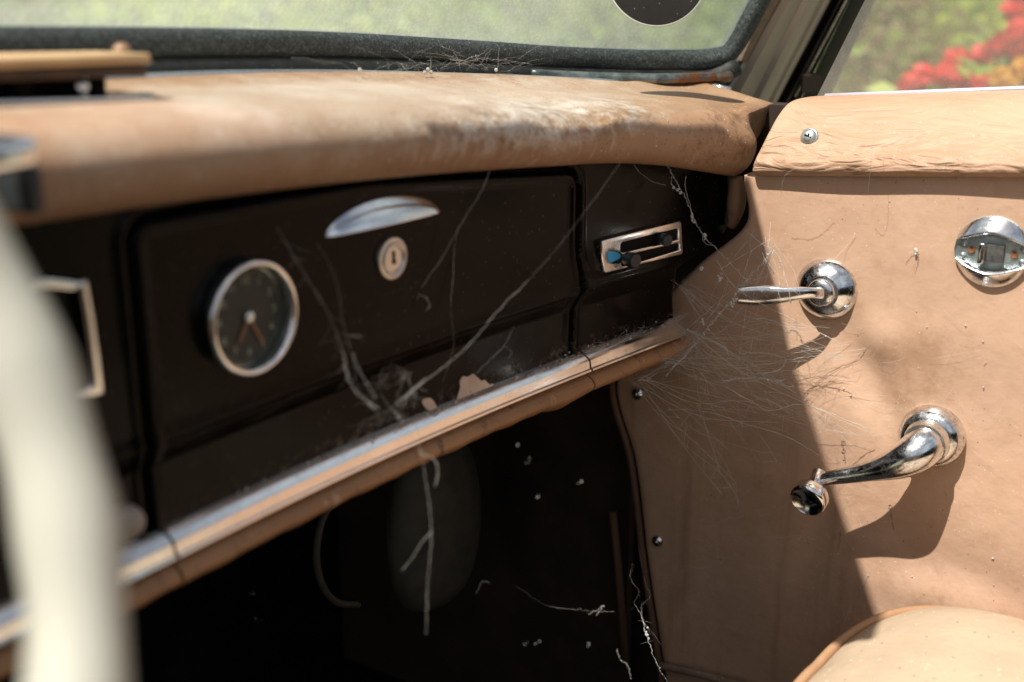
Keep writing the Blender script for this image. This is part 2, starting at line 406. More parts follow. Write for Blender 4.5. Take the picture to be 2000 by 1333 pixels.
for a in np.linspace(-10, 100, 26):
    r = 15+rng.uniform(-1, 1); th = math.radians(a); leaves(hg, (r*math.cos(th), r*math.sin(th), .0), np.array([2.2, 2.2, 2.0]), 900, .14, 4)
hgo = hg.build('far_hedge', [LF['mid'], LF['fresh'], LF['deep'], LF['pale']], smooth=False); hgo['kind'] = 'stuff'; tag(hgo, 'far off belt of mixed green trees behind the garden bushes', 'hedge')

# red and yellow flowering plants outside the door window
def flowerplant(heads, petal, label, name):
    P = [dep(px, py, D) for px, py, D in heads]; c = np.mean(P, axis=0)
    t = thing(name, label, 'flowers', (c[0], c[1], -1.15), 'flowering plants outside the door window')
    stm = M(); lv = M()
    for p in P:
        mm = M()
        for k in range(70):
            d = rng.normal(0, 1, 3); d /= np.linalg.norm(d); q = p+d*.027*rng.uniform(.5, 1); u, v, _ = frame(d+rng.normal(0, .4, 3)); L = .016
            mm.add([q-u*L, q-v*L*.8, q+u*L, q+v*L*.8], [(0, 1, 2, 3)])
        mm.build('flower_head', petal, t, smooth=False)
        b = np.array([c[0]+(p[0]-c[0])*.3, c[1]+(p[1]-c[1])*.3, -1.16]); stm.add(*tube(path([b, (b+p)/2+rng.normal(0, .02, 3), p], 7), .004, 5))
        for k in range(22):
            q = b+(p-b)*rng.uniform(.25, .93)+rng.normal(0, .06, 3); u, v, _ = frame(rng.normal(0, 1, 3)); L = .04
            lv.add([q-u*L, q-v*L*.6, q+u*L, q+v*L*.6], [(0, 1, 2, 3)], int(rng.integers(2)))
    stm.build('stem', LF['mid'], t); lv.build('foliage', [LF['fresh'], LF['lime']], t, smooth=False)
flowerplant([(1800, 150, 2.6), (1845, 150, 2.5), (1780, 168, 2.6), (1868, 118, 2.8)], REDP, 'red flowers nearest the windscreen pillar, low in the door window', 'flowering_plant')
flowerplant([(1885, 160, 2.7), (1918, 110, 2.9), (1925, 172, 2.6)], REDP, 'low red flowers in the middle of the flower row', 'flowering_plant')
flowerplant([(1950, 92, 2.6), (1975, 80, 2.6), (1990, 105, 2.6), (1993, 55, 2.7), (2030, 80, 2.6)], REDP, 'taller red flower cluster at the right edge of the window', 'flowering_plant')
flowerplant([(1980, 20, 2.9), (1992, -5, 2.9), (2010, 30, 2.9), (1988, 38, 2.9)], REDP, 'topmost red flowers in the top right corner', 'flowering_plant')
flowerplant([(1958, 160, 2.4), (1998, 140, 2.4), (2030, 150, 2.4)], YELP, 'orange yellow flowers below the red ones at the window edge', 'flowering_plant')

# ------------------------------------------------------------ the car
car = thing('car', 'front cabin of a neglected vintage car with tan vinyl trim, dark dashboard and chrome fittings', 'car', (.5, .3, -1.15))

# dashboard pad -------------------------------------------------
bpx = [(40, 440), (250, 408), (500, 376), (700, 353), (900, 336), (1080, 324), (1220, 318), (1330, 325), (1440, 343)]
OFF = .020
bp = [face(px, py, OFF) for px, py in bpx]
bX = [-.3]+[p[0] for p in bp]; bZ = [bp[0][2]+.004]+[p[2] for p in bp]
def zB(X): return spl(bX, bZ, X)
XE = bp[-1][0]
ctrl = [(-.25, (-.25, .57, -.050)), (.10, (.10, .575, -.048))]
for bx, (px, py, Y) in zip((.40, .48, .57, .72, .83, .93), ((200, 170, .58), (440, 158, .59), (640, 154, .60), (1000, 161, .58), (1200, 170, .535), (1425, 184, .46))):
    ctrl.append((bx, tuple(onY(px, py, Y))))
ctrl.append((XE, tuple(onY(1512, 206, .405))))
us = np.array([c[0] for c in ctrl]); Sp = np.array([c[1] for c in ctrl])
def SS(u): return spl(us, Sp, u)
NS = 170
U = np.linspace(-.25, XE, NS); rows = []
for u in U:
    S = SS(u); zb = float(zB(u)); yb = float(fy(u))-OFF
    B = np.array([u, yb, zb])
    k = S*.25+np.array([u, yb, S[2]])*.75
    fr = lambda a, y, z: np.array([S[0]*(1-a)+u*a, y, z])
    H = S[2]-zb
    pts = [S+(0, .004, -.012), S, fr(.3, S[1]*.7+(yb)*.3, S[2]+.0005), fr(.62, S[1]*.38+yb*.62, S[2]-.001), fr(.85, S[1]*.15+yb*.85, S[2]-.08*H),
           fr(.97, yb-.006, S[2]-.22*H), fr(1, yb-.014, S[2]-.45*H), fr(1, yb-.013, S[2]-.70*H), fr(1, yb-.007, S[2]-.9*H), B, B+(0, .009, -.001), B+(0, .03, .004)]
    rows.append(path(pts, 44))
rows = np.array(rows)
Z = rows.copy()                              # lumps and sags of old foam
for (cx, cz, r, a) in [(.70, -.09, .03, -.0022), (.745, -.085, .018, -.0035), (.66, -.085, .022, .0016), (.80, -.09, .025, .0016), (.77, -.1, .014, .0015), (.55, -.08, .03, .001), (.90, -.13, .05, -.001)]:
    w_ = np.exp(-((Z[..., 0]-cx)**2+((Z[..., 2]-cz)*1.0)**2*2)/r**2)*(Z[..., 1] < .52); rows[..., 1] -= w_*a; rows[..., 2] += w_*a*.6
cen = rows[-1].mean(axis=0); ends = []
for k, dx in ((.965, .004), (.90, .0065), (.80, .007)): ends.append(cen+(rows[-1]-cen)*k+np.array([dx, .0, 0]))
V, F = grid(np.concatenate([rows, ends])); n0 = len(V)-44; F = list(F)+[tuple(range(n0, n0+44))]
pad = obj('dashboard_pad', V, F, PAD, car)
# small padded piece closing the end of the dashboard
mm = M(); pa = [onX(px, py, .955) for px, py in ((1437, 346), (1439, 375), (1437, 405), (1432, 432), (1427, 444))]
mm.add(*tube(path(pa, 14), spl([0, .5, 1], [.006, .0085, .004], np.linspace(0, 1, 14)), 12)); mm.build('dashboard_end_pad', PAD, car)

# bright strip at the back of the pad
mm = M(); Q = np.array([SS(u) for u in np.linspace(.30, .93, 90)])+np.array([0, .001, .0042]); mm.add(*tube(Q, .0036, 10, flat=.75, upv=(0, 0, 1))); mm.build('pad_trim_strip', CHRC, car)

# dashboard metal: height field over (X, z) with the lid seam and the fold line
z_top, z_bot = -.075, -.300
exz = [fp(1450, 345), fp(1437, 400), fp(1424, 440), fp(1380, 484), fp(1340, 505), fp(1328, 540), fp(1325, 640)]
ez = np.array([p[1] for p in exz])[::-1]; ex = np.array([p[0] for p in exz])[::-1]
def xend(z): return float(spl(ez, ex, np.clip(z, ez[0], ez[-1])))+.0
LX0, LX1, LR = .3645, .7565, .014
def lid_top(X): return np.interp(X, [.36, .54, .739, .78], [-.1115, -.1145, -.1335, -.137])
def lidsdf(X, z):
    zt = lid_top(X); lx1 = LX1+.0065*np.exp(-((z+.222)/.016)**2); cx = (LX0+lx1)/2; hx = (lx1-LX0)/2
    zb = -.33; cz = (zt+zb)/2; hz = (zt-zb)/2
    qx = abs(X-cx)-(hx-LR); qz = abs(z-cz)-(hz-LR)
    return math.hypot(max(qx, 0), max(qz, 0))+min(max(qx, qz), 0)-LR
def sstep(a, b, x): t = np.clip((x-a)/(b-a), 0, 1); return t*t*(3-2*t)
def relief(X, z, s):
    o = 0.0
    o += .0045*sstep(-.246, -.230, z)                        # fold: upper part stands proud
    o += .0014*math.exp(-((z+.2295)/.004)**2)
    if abs(s) < .012:
        if abs(s) < .0022: o -= .0065*(1-(abs(s)/.0022)**4)
        o += .0016*math.exp(-((abs(s)-.0055)/.0030)**2)
    return o
def dashgrid(x0, nx, zr, nz, keep):
    V = []; S = []
    for j in range(nz+1):
        z = zr[0]+(zr[1]-zr[0])*j/nz; xe = xend(z)
        for i in range(nx+1):
            X = x0+(xe-x0)*i/nx; s = lidsdf(X, z); S.append(s)
            e = max(0, (X-xe+.010)/.010); back = .010*(1-math.sqrt(max(0, 1-e*e)))
            V.append((X, float(fy(X))-relief(X, z, s)+back, z))
        V.append((xe+.0005, float(fy(xe))+.05, z)); S.append(1)
    W = nx+2; F = []
    for j in range(nz):
        for i in range(W-1):
            q = (j*W+i, j*W+i+1, (j+1)*W+i+1, (j+1)*W+i)
            if V[q[3]][2] < float(zB(V[q[0]][0]))+.012 and keep(sum(S[k] for k in q)/4): F.append(q)
    used = sorted({k for f in F for k in f}); mp = {k: n for n, k in enumerate(used)}
    return [V[k] for k in used], [tuple(mp[k] for k in f) for f in F]
V, F = dashgrid(.22, 720, (z_bot, z_top), 210, lambda s: s >= 0); panel = obj('dashboard_panel', V, F, BLK, car)
V, F = dashgrid(.22, 720, (z_bot, z_top), 210, lambda s: s < 0); lid = obj('glovebox_lid', V, F, BLK, car)
V, F = box((.0, .479, -.19), (1, 0, 0), (0, 1, 0), (0, 0, 1), .215, .002, .11); obj('centre_panel', V, F, BLK, car, smooth=False)
# flaked paint showing pale primer on the lid
CHIP = simple('pale_primer', (.62, .47, .38), (.50, .38, .31), .8, scale=60)
def chip(c, r, n, par, squash=1.0, off=.0006):
    L = [];
    for k in range(n):
        a = 2*math.pi*k/n; q = r*(1+rng.uniform(-.28, .28)); L.append((c[0]+q*math.cos(a), c[1]+squash*q*math.sin(a)))
    return plate('peeled_patch', L, [], lambda a, b, o: np.array([a, float(fy(a))-off-o-relief(a, b, lidsdf(a, b)), b]), .0005, CHIP, par, .0001)
L = [fp(*q) for q in ((888, 792), (893, 770), (897, 758), (896, 745), (902, 735), (912, 736), (922, 730), (932, 738), (938, 744), (945, 742), (955, 752), (960, 749), (966, 757), (950, 768), (930, 778), (905, 792))]
plate('peeled_patch', L, [], lambda a, b, o: cface(a, b, o+.0004), .0006, CHIP, lid, .0001)
L = [fp(*q) for q in ((822, 786), (826, 779), (838, 777), (846, 784), (853, 800), (840, 803), (830, 798))]
plate('peeled_patch', L, [], lambda a, b, o: cface(a, b, o+.0004), .0006, CHIP, lid, .0001)

# rail under the dashboard: chrome moulding over a padded tan roll, in three lengths
zr = -.2895
def zrail(X): return spl([.2, .37, .526, .77, .905], [-.2895, -.2895, -.2895, -.2895, -.2880], X)
for (a, b, endcap) in ((.20, .3705, 0), (.3725, .7685, 0), (.7705, .9045, 1)):
    n = max(12, int((b-a)/.004)); Xs = np.linspace(a, b, n)
    prof = [(.000, .0086), (.0012, .0080), (.0074, .0036), (.0088, .0022), (.0098, -.0038), (.0110, -.0046), (.0114, -.0060), (.0104, -.0070), (.000, -.0070)]
    G = []
    for X in Xs:
        k = 1.0
        if endcap: k = math.sqrt(max(0.02, 1-max(0, (X-(b-.018))/.018)**2))
        G.append([np.array([X, float(fy(X))-o*k, float(zrail(X))+dz*(k*.4+.6)]) for o, dz in prof])
    V, F = grid(G); V = list(V); m_ = len(prof); F = list(F)+[tuple(range(m_)), tuple(range(len(V)-m_, len(V)))]
    obj('chrome_moulding', V, F, CHRC, car, auto=28)
    G = []
    for X in Xs:
        wob = .0005*math.sin(X*90)+.0004*math.sin(X*211+1)-.004*math.exp(-((X-.735)/.02)**2)
        hgt = .0195-wob
        if endcap: hgt = .0195*math.sqrt(max(0.03, 1-max(0, (X-(b-.055))/.055)**2.4))
        r = []
        for k in range(13):
            a_ = math.pi*k/12; o = .0140*math.sin(a_)**.7 if 0 < k < 12 else 0
            r.append(np.array([X, float(fy(X))-o, float(zrail(X))-.0080-hgt*(k/12)]))
        G.append(r)
    V, F = grid(G); F = list(F)+[tuple(range(13)), tuple(range(len(V)-13, len(V)))]
    RAILV = bpy.data.materials.get('rail_vinyl')
    if not RAILV:
        q = Mat('rail_vinyl', .45); c = q.mix(q.ramp(q.noise(12, 5), .35, .7), (.36, .185, .085), (.28, .135, .06))
        c = q.mix(q.mul(q.ramp(q.noise(1, 7, .7, sc=(110, 60, 24)), .55, .68), .8), c, (.10, .045, .02))
        c = q.mix(q.mul(q.ramp(q.noise(1, 7, .7, sc=(75, 60, 18), loc=(4, 4, 4)), .60, .70), .65), c, (.60, .44, .32))
        q.base(c); q.bump(q.noise(120, 6), .4, .0015); RAILV = q.m
    obj('padded_roll', V, F, RAILV, car, auto=60)
# underside shelf behind the rail
V, F = grid([[(X, float(fy(X))-.001, -.306) for X in np.linspace(-.3, .9, 30)], [(X, float(fy(X))+.02, -.30) for X in np.linspace(-.3, .9, 30)], [(X, .85, -.24) for X in np.linspace(-.3, .9, 30)]])
obj('dashboard_underside', V, F, DARK, car)

# glovebox handle: a hooded chrome crescent
O = [fpo(*q) for q in ((637, 462), (645, 443), (660, 427), (690, 408), (720, 395), (755, 387), (800, 384), (835, 388), (857, 398), (860, 410), (848, 416), (800, 430), (740, 442), (690, 452), (650, 462))]
O = smooth_loop(O, 5); cc = np.mean(O, axis=0); x0 = min(p[0] for p in O); x1 = max(p[0] for p in O)
zlow = lambda X: np.interp(X, [fpo(640, 462)[0], fpo(855, 414)[0]], [fpo(640, 462)[1], fpo(855, 414)[1]])
ztop = lambda X: np.interp(X, sorted(p[0] for p in O if p[1] > zlow(p[0])+.0005), [p[1] for p in sorted([p for p in O if p[1] > zlow(p[0])+.0005])])
G = []; NX = 50
for i in range(NX+1):
    u = i/NX; X = x0+(x1-x0)*(.5-.5*math.cos(math.pi*u)); e = math.sqrt(max(1e-4, 1-(2*(X-x0)/(x1-x0)-1)**2)); h = .0075*e**.8
    zl = float(zlow(X)); zt = zl+.0165*e**1.2 if e > .02 else zl
    r = []
    for k in range(15):
        v = k/14; a_ = v*math.pi/2
        r.append(cface(X, zl+(zt-zl)*(1-v), .004+h*(.15*math.sin(a_)+.85*v)))
    r.append(cface(X, zl+(zt-zl)*.02-.0012, .004+h)); r.append(cface(X, zl+(zt-zl)*.45, .004+h*.75)); r.append(cface(X, zl+(zt-zl)*.75, .004+h*.2))
    G.append(r)
V, F = grid(G); obj('glovebox_handle', V, F, CHRC, car, sub=1)
# glovebox lock
lp = fpo(766, 505); c0 = cface(lp[0], lp[1], .0045); axf = np.array([-.02, -1, 0])
LOCK = simple('satin_lock_metal', (.66, .64, .60), (.55, .53, .50), .33, .85, bump=.1)
lk = M(); lk.add(*lathe(c0, axf, [(.0136, -.003), (.0138, .001), (.0132, .0022), (.0112, .0026), (.0106, .0018), (.0096, .0016), (.0092, .0028), (.0086, .0030), (.0080, .0022), (.0001, .0022)], 48))
lk = lk.build('glovebox_lock', LOCK, car, auto=50)
V, F = box(c0+np.array([0, -.0026, .0012]), (1, 0, 0), (0, 1, 0), (0, 0, 1), .0008, .0003, .0036); a = M(); a.add(V, F); a.add(*lathe(c0+np.array([.0002, -.0022, -.0022]), axf, [(.0016, .0), (.0016, .0006), (.0001, .0006)], 12)); a.build('keyhole', DARK, lk, smooth=False)

# clock
kp = fp(490, 620, .009); kc = cface(kp[0], kp[1], .0075); ak = np.array([0, -1, 0.])
clk = M(); clk.add(*lathe(kc, ak, [(.0322, -.002), (.0328, .003), (.0323, .0055), (.0310, .0068), (.0295, .0064), (.0285, .0045), (.0280, .001), (.0280, -.0022), (.0001, -.0022)], 72))
clock = clk.build('clock', CHRC, car, auto=60)
DIAL = simple('clock_dial', (.006, .0065, .0065), (.011, .011, .010), .5, scale=60, bump=.1)
a = M(); a.add(*lathe(kc, ak, [(.0277, -.0018), (.0270, -.0014), (.0001, -.0014)], 60)); dial = a.build('dial', DIAL, clock, smooth=False)
INK = simple('dial_lettering', (.40, .40, .32), None, .7, bump=0)
def text3(txt, size, place, m, parent, name):
    cu = bpy.data.curves.new(name, 'FONT'); cu.body = txt; cu.size = size*10; cu.align_x = 'CENTER'; cu.align_y = 'CENTER'; cu.extrude = .001
    t = bpy.data.objects.new(name, cu); COL.objects.link(t); dg = bpy.context.evaluated_depsgraph_get(); dg.update()
    me = bpy.data.meshes.new_from_object(t.evaluated_get(dg)); V = [place(v.co.x/10, v.co.y/10, v.co.z/10) for v in me.vertices]; F = [tuple(p.vertices) for p in me.polygons]
    bpy.data.objects.remove(t); return V, F
nm = M()
for k in range(1, 13):
    a_ = math.radians(90-30*k); cx, cz = .0205*math.cos(a_), .0205*math.sin(a_)
    nm.add(*text3(str(k), .0062, lambda x, y, z, cx=cx, cz=cz: kc+np.array([cx+x, .0012-z, cz+y]), INK, dial, 'numeral'))
for k in range(60):
    a_ = math.radians(6*k); q = kc+np.array([.0255*math.cos(a_), .0012, .0255*math.sin(a_)]); d = np.array([math.cos(a_), 0, math.sin(a_)]); e = np.array([-math.sin(a_), 0, math.cos(a_)])
    nm.add(*box(q, d, e, (0, 1, 0), .0007 if k % 5 else .0012, .0002, .0001))
nm.build('numerals', INK, dial, smooth=False)
HAND = simple('orange_hand', (.27, .095, .045), None, .5, bump=0)
for ang, L_ in ((-62, .0195), (-122, .0150)):
    a_ = math.radians(ang); d = np.array([math.cos(a_), 0, math.sin(a_)]); e = np.array([-d[2], 0, d[0]])
    V, F = box(kc+d*L_/2+np.array([0, .0001, 0]), d, e, (0, 1, 0), L_/2, .0009, .0003); obj('hand', V, F, HAND, clock, smooth=False)
a = M(); a.add(*lathe(kc, ak, [(.0034, -.001), (.0034, .0012), (.0026, .0020), (.0001, .0022)], 20)); a.build('hub', CHRC, clock)
GL2 = glass('instrument_glass', .05, (.5, .5, .45))
a = M(); a.add(*lathe(kc, ak, [(.0284, .0026), (.022, .0042), (.012, .0052), (.0001, .0056)], 48)); a.build('glass', GL2, clock)

# heater control slide
HC = [fpo(*q) for q in ((1168, 472), (1171, 469), (1320, 431), (1324, 434), (1327, 492), (1324, 497), (1178, 532), (1173, 530), (1168, 500))]
s1 = [fpo(*q) for q in ((1205, 477), (1209, 473), (1316, 446), (1318, 450), (1318, 468), (1209, 493), (1205, 490))]
s2 = [fpo(*q) for q in ((1206, 505), (1210, 500), (1318, 474), (1320, 478), (1320, 488), (1212, 520), (1207, 518))]
HCM = chrome('plated_slide', .35)
hc = plate('heater_control', HC, [s1, s2], lambda a, b, o: cface(a, b, o+.0035), .0055, HCM, car, .0009)
V = [cface(p[0], p[1], .0047) for p in HC]; obj('slot_backing', V, [tuple(range(len(V)))], DARK, hc, smooth=False)
bl = [fpo(*q) for q in ((1178, 490), (1197, 492), (1203, 497), (1203, 502), (1198, 506), (1182, 513), (1178, 502))]
BLUE = simple('blue_marker', (.05, .38, .72), (.08, .42, .75), .35, bump=.1)
plate('marker', bl, [], lambda a, b, o: cface(a, b, o+.009), .0009, BLUE, hc, .0002)
p0 = fp(1244, 507, .018); q0 = cface(p0[0], p0[1], .0); a = M(); a.add(*lathe(q0, (-.42, -1, .05), [(.0034, .0), (.0040, .010), (.0055, .013), (.0062, .017), (.0058, .023), (.0052, .024), (.0001, .024)], 16)); a.build('slider_knob', PLAST, hc, auto=40)
p0 = fp(1306, 466, .012); q0 = cface(p0[0], p0[1], .0); a = M(); a.add(*lathe(q0, (-.55, -1, .0), [(.0048, .0), (.0050, .017), (.0044, .018), (.0001, .018)], 16)); a.build('slider_knob', PLAST, hc, auto=40)

# radio trim, knob and column trim left of the lid
fr_ = [fpo(*q) for q in ((30, 560), (140, 548), (160, 560), (188, 745), (182, 768), (150, 775), (60, 790))]
ri = [fpo(*q) for q in ((40, 580), (128, 567), (146, 575), (168, 735), (164, 748), (145, 757), (60, 770))]
plate('radio_frame', smooth_loop(fr_, 3), [smooth_loop(ri, 3)], lambda a, b, o: cface(a, b, o+.0045), .007, CHRC, car, .0015)
kp2 = fp(218, 1000); a = M(); a.add(*lathe(cface(kp2[0], kp2[1], .002), (-.25, -1, 0), [(.004, 0), (.004, .010), (.0075, .010), (.0090, .013), (.0085, .018), (.006, .020), (.0001, .021)], 24)); a.build('pull_knob', simple('ivory_knob', (.30, .26, .23), None, .35, bump=0), car)
V, F = box(onY(-12, 300, .415), (1, 0, 0), (0, 1, 0), (0, 0, 1), .013, .012, .0062); obj('chrome_switch', V, F, CHRC, car, bevel=.004)
V, F = box(onY(38, 368, .43), (1, 0, 0), (0, 1, 0), (0, 0, 1), .0035, .012, .0095); obj('switch_lever', V, F, PLAST, car, bevel=.0015)

# ------------------------------------------------------------ windscreen, gasket, pillar
gpx = [(-300, 88, .60), (0, 86, .605), (300, 84, .612), (640, 88, .622), (900, 100, .612), (1150, 114, .575), (1300, 117, .535), (1385, 114, .505)]
low = [onY(*q) for q in gpx]
P0 = onY(1428, 100, .49); WN = np.array([.42, .80, .43]); WN /= np.linalg.norm(WN)
def wp(px, py, off=0): return onP(px, py, P0-WN*off, WN)     # off towards the cabin
sidep = [wp(1420, 104), wp(1440, 78), wp(1462, 38), wp(1482, 0)]
dirp = (sidep[-1]-sidep[-3]); dirp /= np.linalg.norm(dirp)
sidep += [sidep[-1]+dirp*s for s in (.05, .12, .25, .33)]
G1 = path(low+sidep, 150)
a = M(); a.add(*tube(G1, .0108, 14)); gas = a.build('windscreen_gasket', RUB, car)
lip = G1+np.array([0, -.002, -.010]); lip[:, 2] += 0
lowrow = np.array(low+[P0+(-.0, 0, .004)]); G2 = path(lowrow+np.array([0, -.006, -.0185]), 90)
RUBD = simple('dark_rubber', (.012, .013, .012), (.035, .036, .032), .55, scale=90, bump=.4, dust=(.30, .30, .27), dscale=300)
a = M(); a.add(*tube(G2, .0100, 12)); a.build('lower_gasket', RUBD, car)
# sheet metal channel between the gasket and the pad
Sb = np.array([SS(u) for u in np.linspace(-.2, .93, 60)]); bk = path(lowrow, 60)
V, F = grid([Sb+np.array([0, .0, -.006]), Sb*.5+bk*.5+np.array([0, 0, -.022]), bk+np.array([0, .03, -.02])]); obj('windscreen_channel', V, F, DARK, car)
mt = Mat('dull_trim_metal', .35, .7); c = mt.mix(mt.ramp(mt.noise(60, 8, .7), .4, .65), (.10, .12, .12), (.26, .29, .29))
c = mt.mix(mt.mul(mt.ramp(mt.noise(90, 6), .4, .6), mt.ramp(mt.axis(0), .995, 1.015)), c, (.26, .09, .03)); mt.base(c); mt.bump(mt.noise(200, 6), .3, .001)
cst = [onY(1036, 146, .585), onY(1150, 152, .555), onY(1280, 155, .51), onY(1425, 150, .478)]
a = M(); a.add(*tube(path(cst, 30), .0052, 12)); a.build('lower_trim_strip', mt.m, car)
# glass
WG = glass('dusty_windscreen', .62, (.90, .96, .86), .18, zr=(-.014, .004))
top = [p+np.array([0, -.16, .33]) for p in low]+[sidep[-1]]*1
bot = path(low+[sidep[0]], 60); upr = path(top, 60)
side = np.array([sidep[0]+(sidep[-1]-sidep[0])*0]); 
Gm = [bot*(1-t)+upr*t for t in np.linspace(0, 1, 12)]
V, F = grid(Gm); obj('windscreen_glass', V, F, WG, car)
vq = [(.685, .436), (.685, .448), (.60, .461), (.50, .475), (.36, .484), (.37, .285), (.44, .303), (.52, .352), (.60, .402)]  # unseen added plate, outline shaped to cast the diagonal shadow on the door
a = M(); n_ = len(vq); a.add([(x, y, .30) for x, y in vq]+[(x, y, .312) for x, y in vq], [tuple(range(n_))[::-1], tuple(range(n_, 2*n_))]+[(i, (i+1) % n_, n_+(i+1) % n_, n_+i) for i in range(n_)])
a.build('shadow_caster', simple('caster_vinyl', (.45, .27, .16)), car, smooth=False, bevel=.003)
# pillar as a folded sheet, each fold a straight edge
PM = Mat('pillar_enamel', .40, .3, spec=.3); c = PM.mix(PM.ramp(PM.noise(14, 6), .35, .7), (.52, .46, .39), (.46, .41, .35)); c = PM.mix(PM.mul(PM.specks(200, .14), .7), c, (.4, .36, .3)); PM.base(c); PM.bump(PM.noise(60, 5), .08, .001)
def fold(name, cols, m, k0=-.15, k1=3.4, auto=35, sub=0, parent=car, nk=14):
    G = []
    for b, t, ob, ot in cols:
        pb = wp(b[0], b[1], ob); pt = wp(t[0], t[1], ot); G.append([pb+(pt-pb)*k for k in np.linspace(k0, k1, nk)])
    V, F = grid(G); return obj(name, V, F, m, parent, auto=auto)
FL = simple('pillar_flange_paint', (.34, .25, .18), (.25, .18, .13), .6, scale=120, bump=.5, dust=(.07, .04, .03))
fold('pillar_flange', [((1428, 119), (1482, 0), -.012, -.012), ((1447, 119), (1500, 0), -.004, -.004), ((1448, 120), (1503, 0), .007, .007), ((1454, 123), (1519, 0), .008, .008), ((1456, 126), (1524, 0), .0, .0)], FL, 0.0)
fold('corner_filler', [((1395, 182), (1490, 0), -.022, -.022), ((1440, 190), (1540, 0), -.022, -.022)], simple('rusty_filler', (.10, .05, .03), (.05, .04, .03), .8, scale=80), -.1, 1.2)
pil = fold('windscreen_pillar', [((1418, 182), (1519, 0), .000, .0), ((1424, 184), (1526, 0), .004, .004), ((1440, 190), (1543, 0), .009, .009), ((1455, 195), (1558, 0), .009, .009), ((1466, 198), (1568, 0), .010, .010),
      ((1478, 201), (1580, 0), .0145, .0145), ((1488, 203), (1592, 0), .0145, .0145), ((1498, 205), (1603, 0), .010, .010), ((1505, 206), (1611, 0), .0115, .0115), ((1510, 206), (1617, 0), .011, .011), ((1514, 206), (1622, 0), -.01, -.01)], PM.m, -.12, 3.4, 25)
VD = simple('door_channel_dark', (.035, .027, .024), (.07, .055, .05), .45, scale=50, bump=.4, dust=(.25, .22, .2))
fold('door_channel', [((1512, 206), (1622, 0), -.012, -.012), ((1520, 206), (1630, 0), -.024, -.024), ((1536, 200), (1640, 0), -.010, -.010), ((1545, 198), (1646, 0), -.018, -.018), ((1556, 190), (1652, 0), -.012, -.012), ((1566, 190), (1660, 0), -.02, -.02)], VD, -.15)
e0 = wp(1552, 188, -.008); e1 = wp(1653, 0, -.008); a = M(); a.add(*tube([e0+(e1-e0)*k for k in np.linspace(.0, 3.4, 14)], .0016, 8)); a.build('channel_edge', CHRR, car)

# ------------------------------------------------------------ door
ed = [(-.10, .385), (-.158, .392), (-.199, .388), (-.24, .43), (-.30, .48), (-.36, .508), (-.438, .486), (-.542, .468), (-.666, .443), (-.80, .42)]
ezd = np.array([q[0] for q in ed])[::-1]; eyd = np.array([q[1] for q in ed])[::-1]
def dsurf(Y, z):                             # door skin: dents and soft waves in the old card
    a = lambda px, py: onX(px, py, DX)
    d = 0.0
    for (px, py, ry, rz, h, rot) in ((1700, 745, .016, .05, -.0050, -.55), (1650, 800, .035, .045, .0035, 0), (1600, 1010, .014, .08, -.003, .1), (1560, 760, .03, .05, .002, 0), (1900, 700, .06, .05, .0022, 0), (1740, 660, .03, .02, .0025, 0), (1900, 1130, .08, .025, -.002, .2), (1860, 1180, .06, .02, .003, 0), (1500, 1000, .03, .15, .0025, 0)):
        c = a(px, py); dy, dz = Y-c[1], z-c[2]; u = dy*math.cos(rot)+dz*math.sin(rot); v = -dy*math.sin(rot)+dz*math.cos(rot)
        d += 1.5*h*math.exp(-(u/ry)**2-(v/rz)**2)
    d += .0007*math.sin(Y*41+z*9)+.0006*math.sin(z*37-Y*13)
    return d
G = []
for z in np.linspace(-.80, -.13, 170):
    Ye = float(spl(ezd, eyd, z)); zk = min(z, -.157); r = [np.array([DX+.035, Ye+.002, zk]), np.array([DX+.008, Ye+.002, zk]), np.array([DX+.002, Ye, zk])]
    for Y in np.linspace(Ye-.003, -.35, 160): z_ = min(z, np.interp(Y, [.335, .38], [-.13, -.157])); r.append(np.array([DX-dsurf(Y, z_), Y, z_]))
    G.append(r)
V, F = grid(G); door = obj('door_panel', V, F, DOORV, car)
a = M(); E_ = [np.array([DX+.001, float(spl(ezd, eyd, z))+.005, z]) for z in np.linspace(-.78, -.26, 40)]; a.add(*tube(E_, .0035, 8)); a.build('door_edge_welt', simple('brown_welt', (.16, .085, .045), (.1, .05, .03), .7), door)
a = M(); a.add(*tube(path([onX(1288, 1300, .925), onX(1350, 1313, .922), onX(1430, 1335, .92), onX(1700, 1420, .92)], 20), .004, 8)); a.build('lower_seam', simple('seam_piping', (.30, .22, .15), (.2, .14, .1), .8, dust=(.5, .45, .4)), door)
for px, py in ((1246, 769), (1285, 1057)):
    a = M(); a.add(*lathe(onX(px, py, DX-.001), (-1, 0, 0), [(.0062, 0), (.0058, .002), (.0042, .0035), (.002, .0045), (.0001, .0048)], 20)); a.build('screw', CHRR, door)
# pencil scrawls on the vinyl
def scrawl(p0, p1, amp, n):
    pts = []; p0 = np.array(p0, float); p1 = np.array(p1, float)
    for i in range(n*10):
        t = i/(n*10-1); a_ = t*n*2*math.pi; q = p0+(p1-p0)*t; am = .7*amp*(1-.55*t)*(.6+.4*math.sin(t*17))
        px, py = q[0]+am*math.cos(a_)+am*.5*math.sin(a_*.37), q[1]+am*.75*math.sin(a_*1.0)
        s = onX(px, py, DX); pts.append(np.array([DX-dsurf(s[1], s[2])-.0003, s[1], s[2]]))
    return tube(pts, .00012, 4)
GRAPH = simple('pencil', (.16, .10, .07), None, .7, bump=0)
for p0, p1, am, n in (((1648, 858), (1652, 905), 7, 9), ((1737, 985), (1744, 1038), 5, 10), ((1640, 1040), (1638, 1075), 4, 6)):
    a = M(); a.add(*scrawl(p0, p1, am, n)); a.build('pencil_scrawl', GRAPH, door)

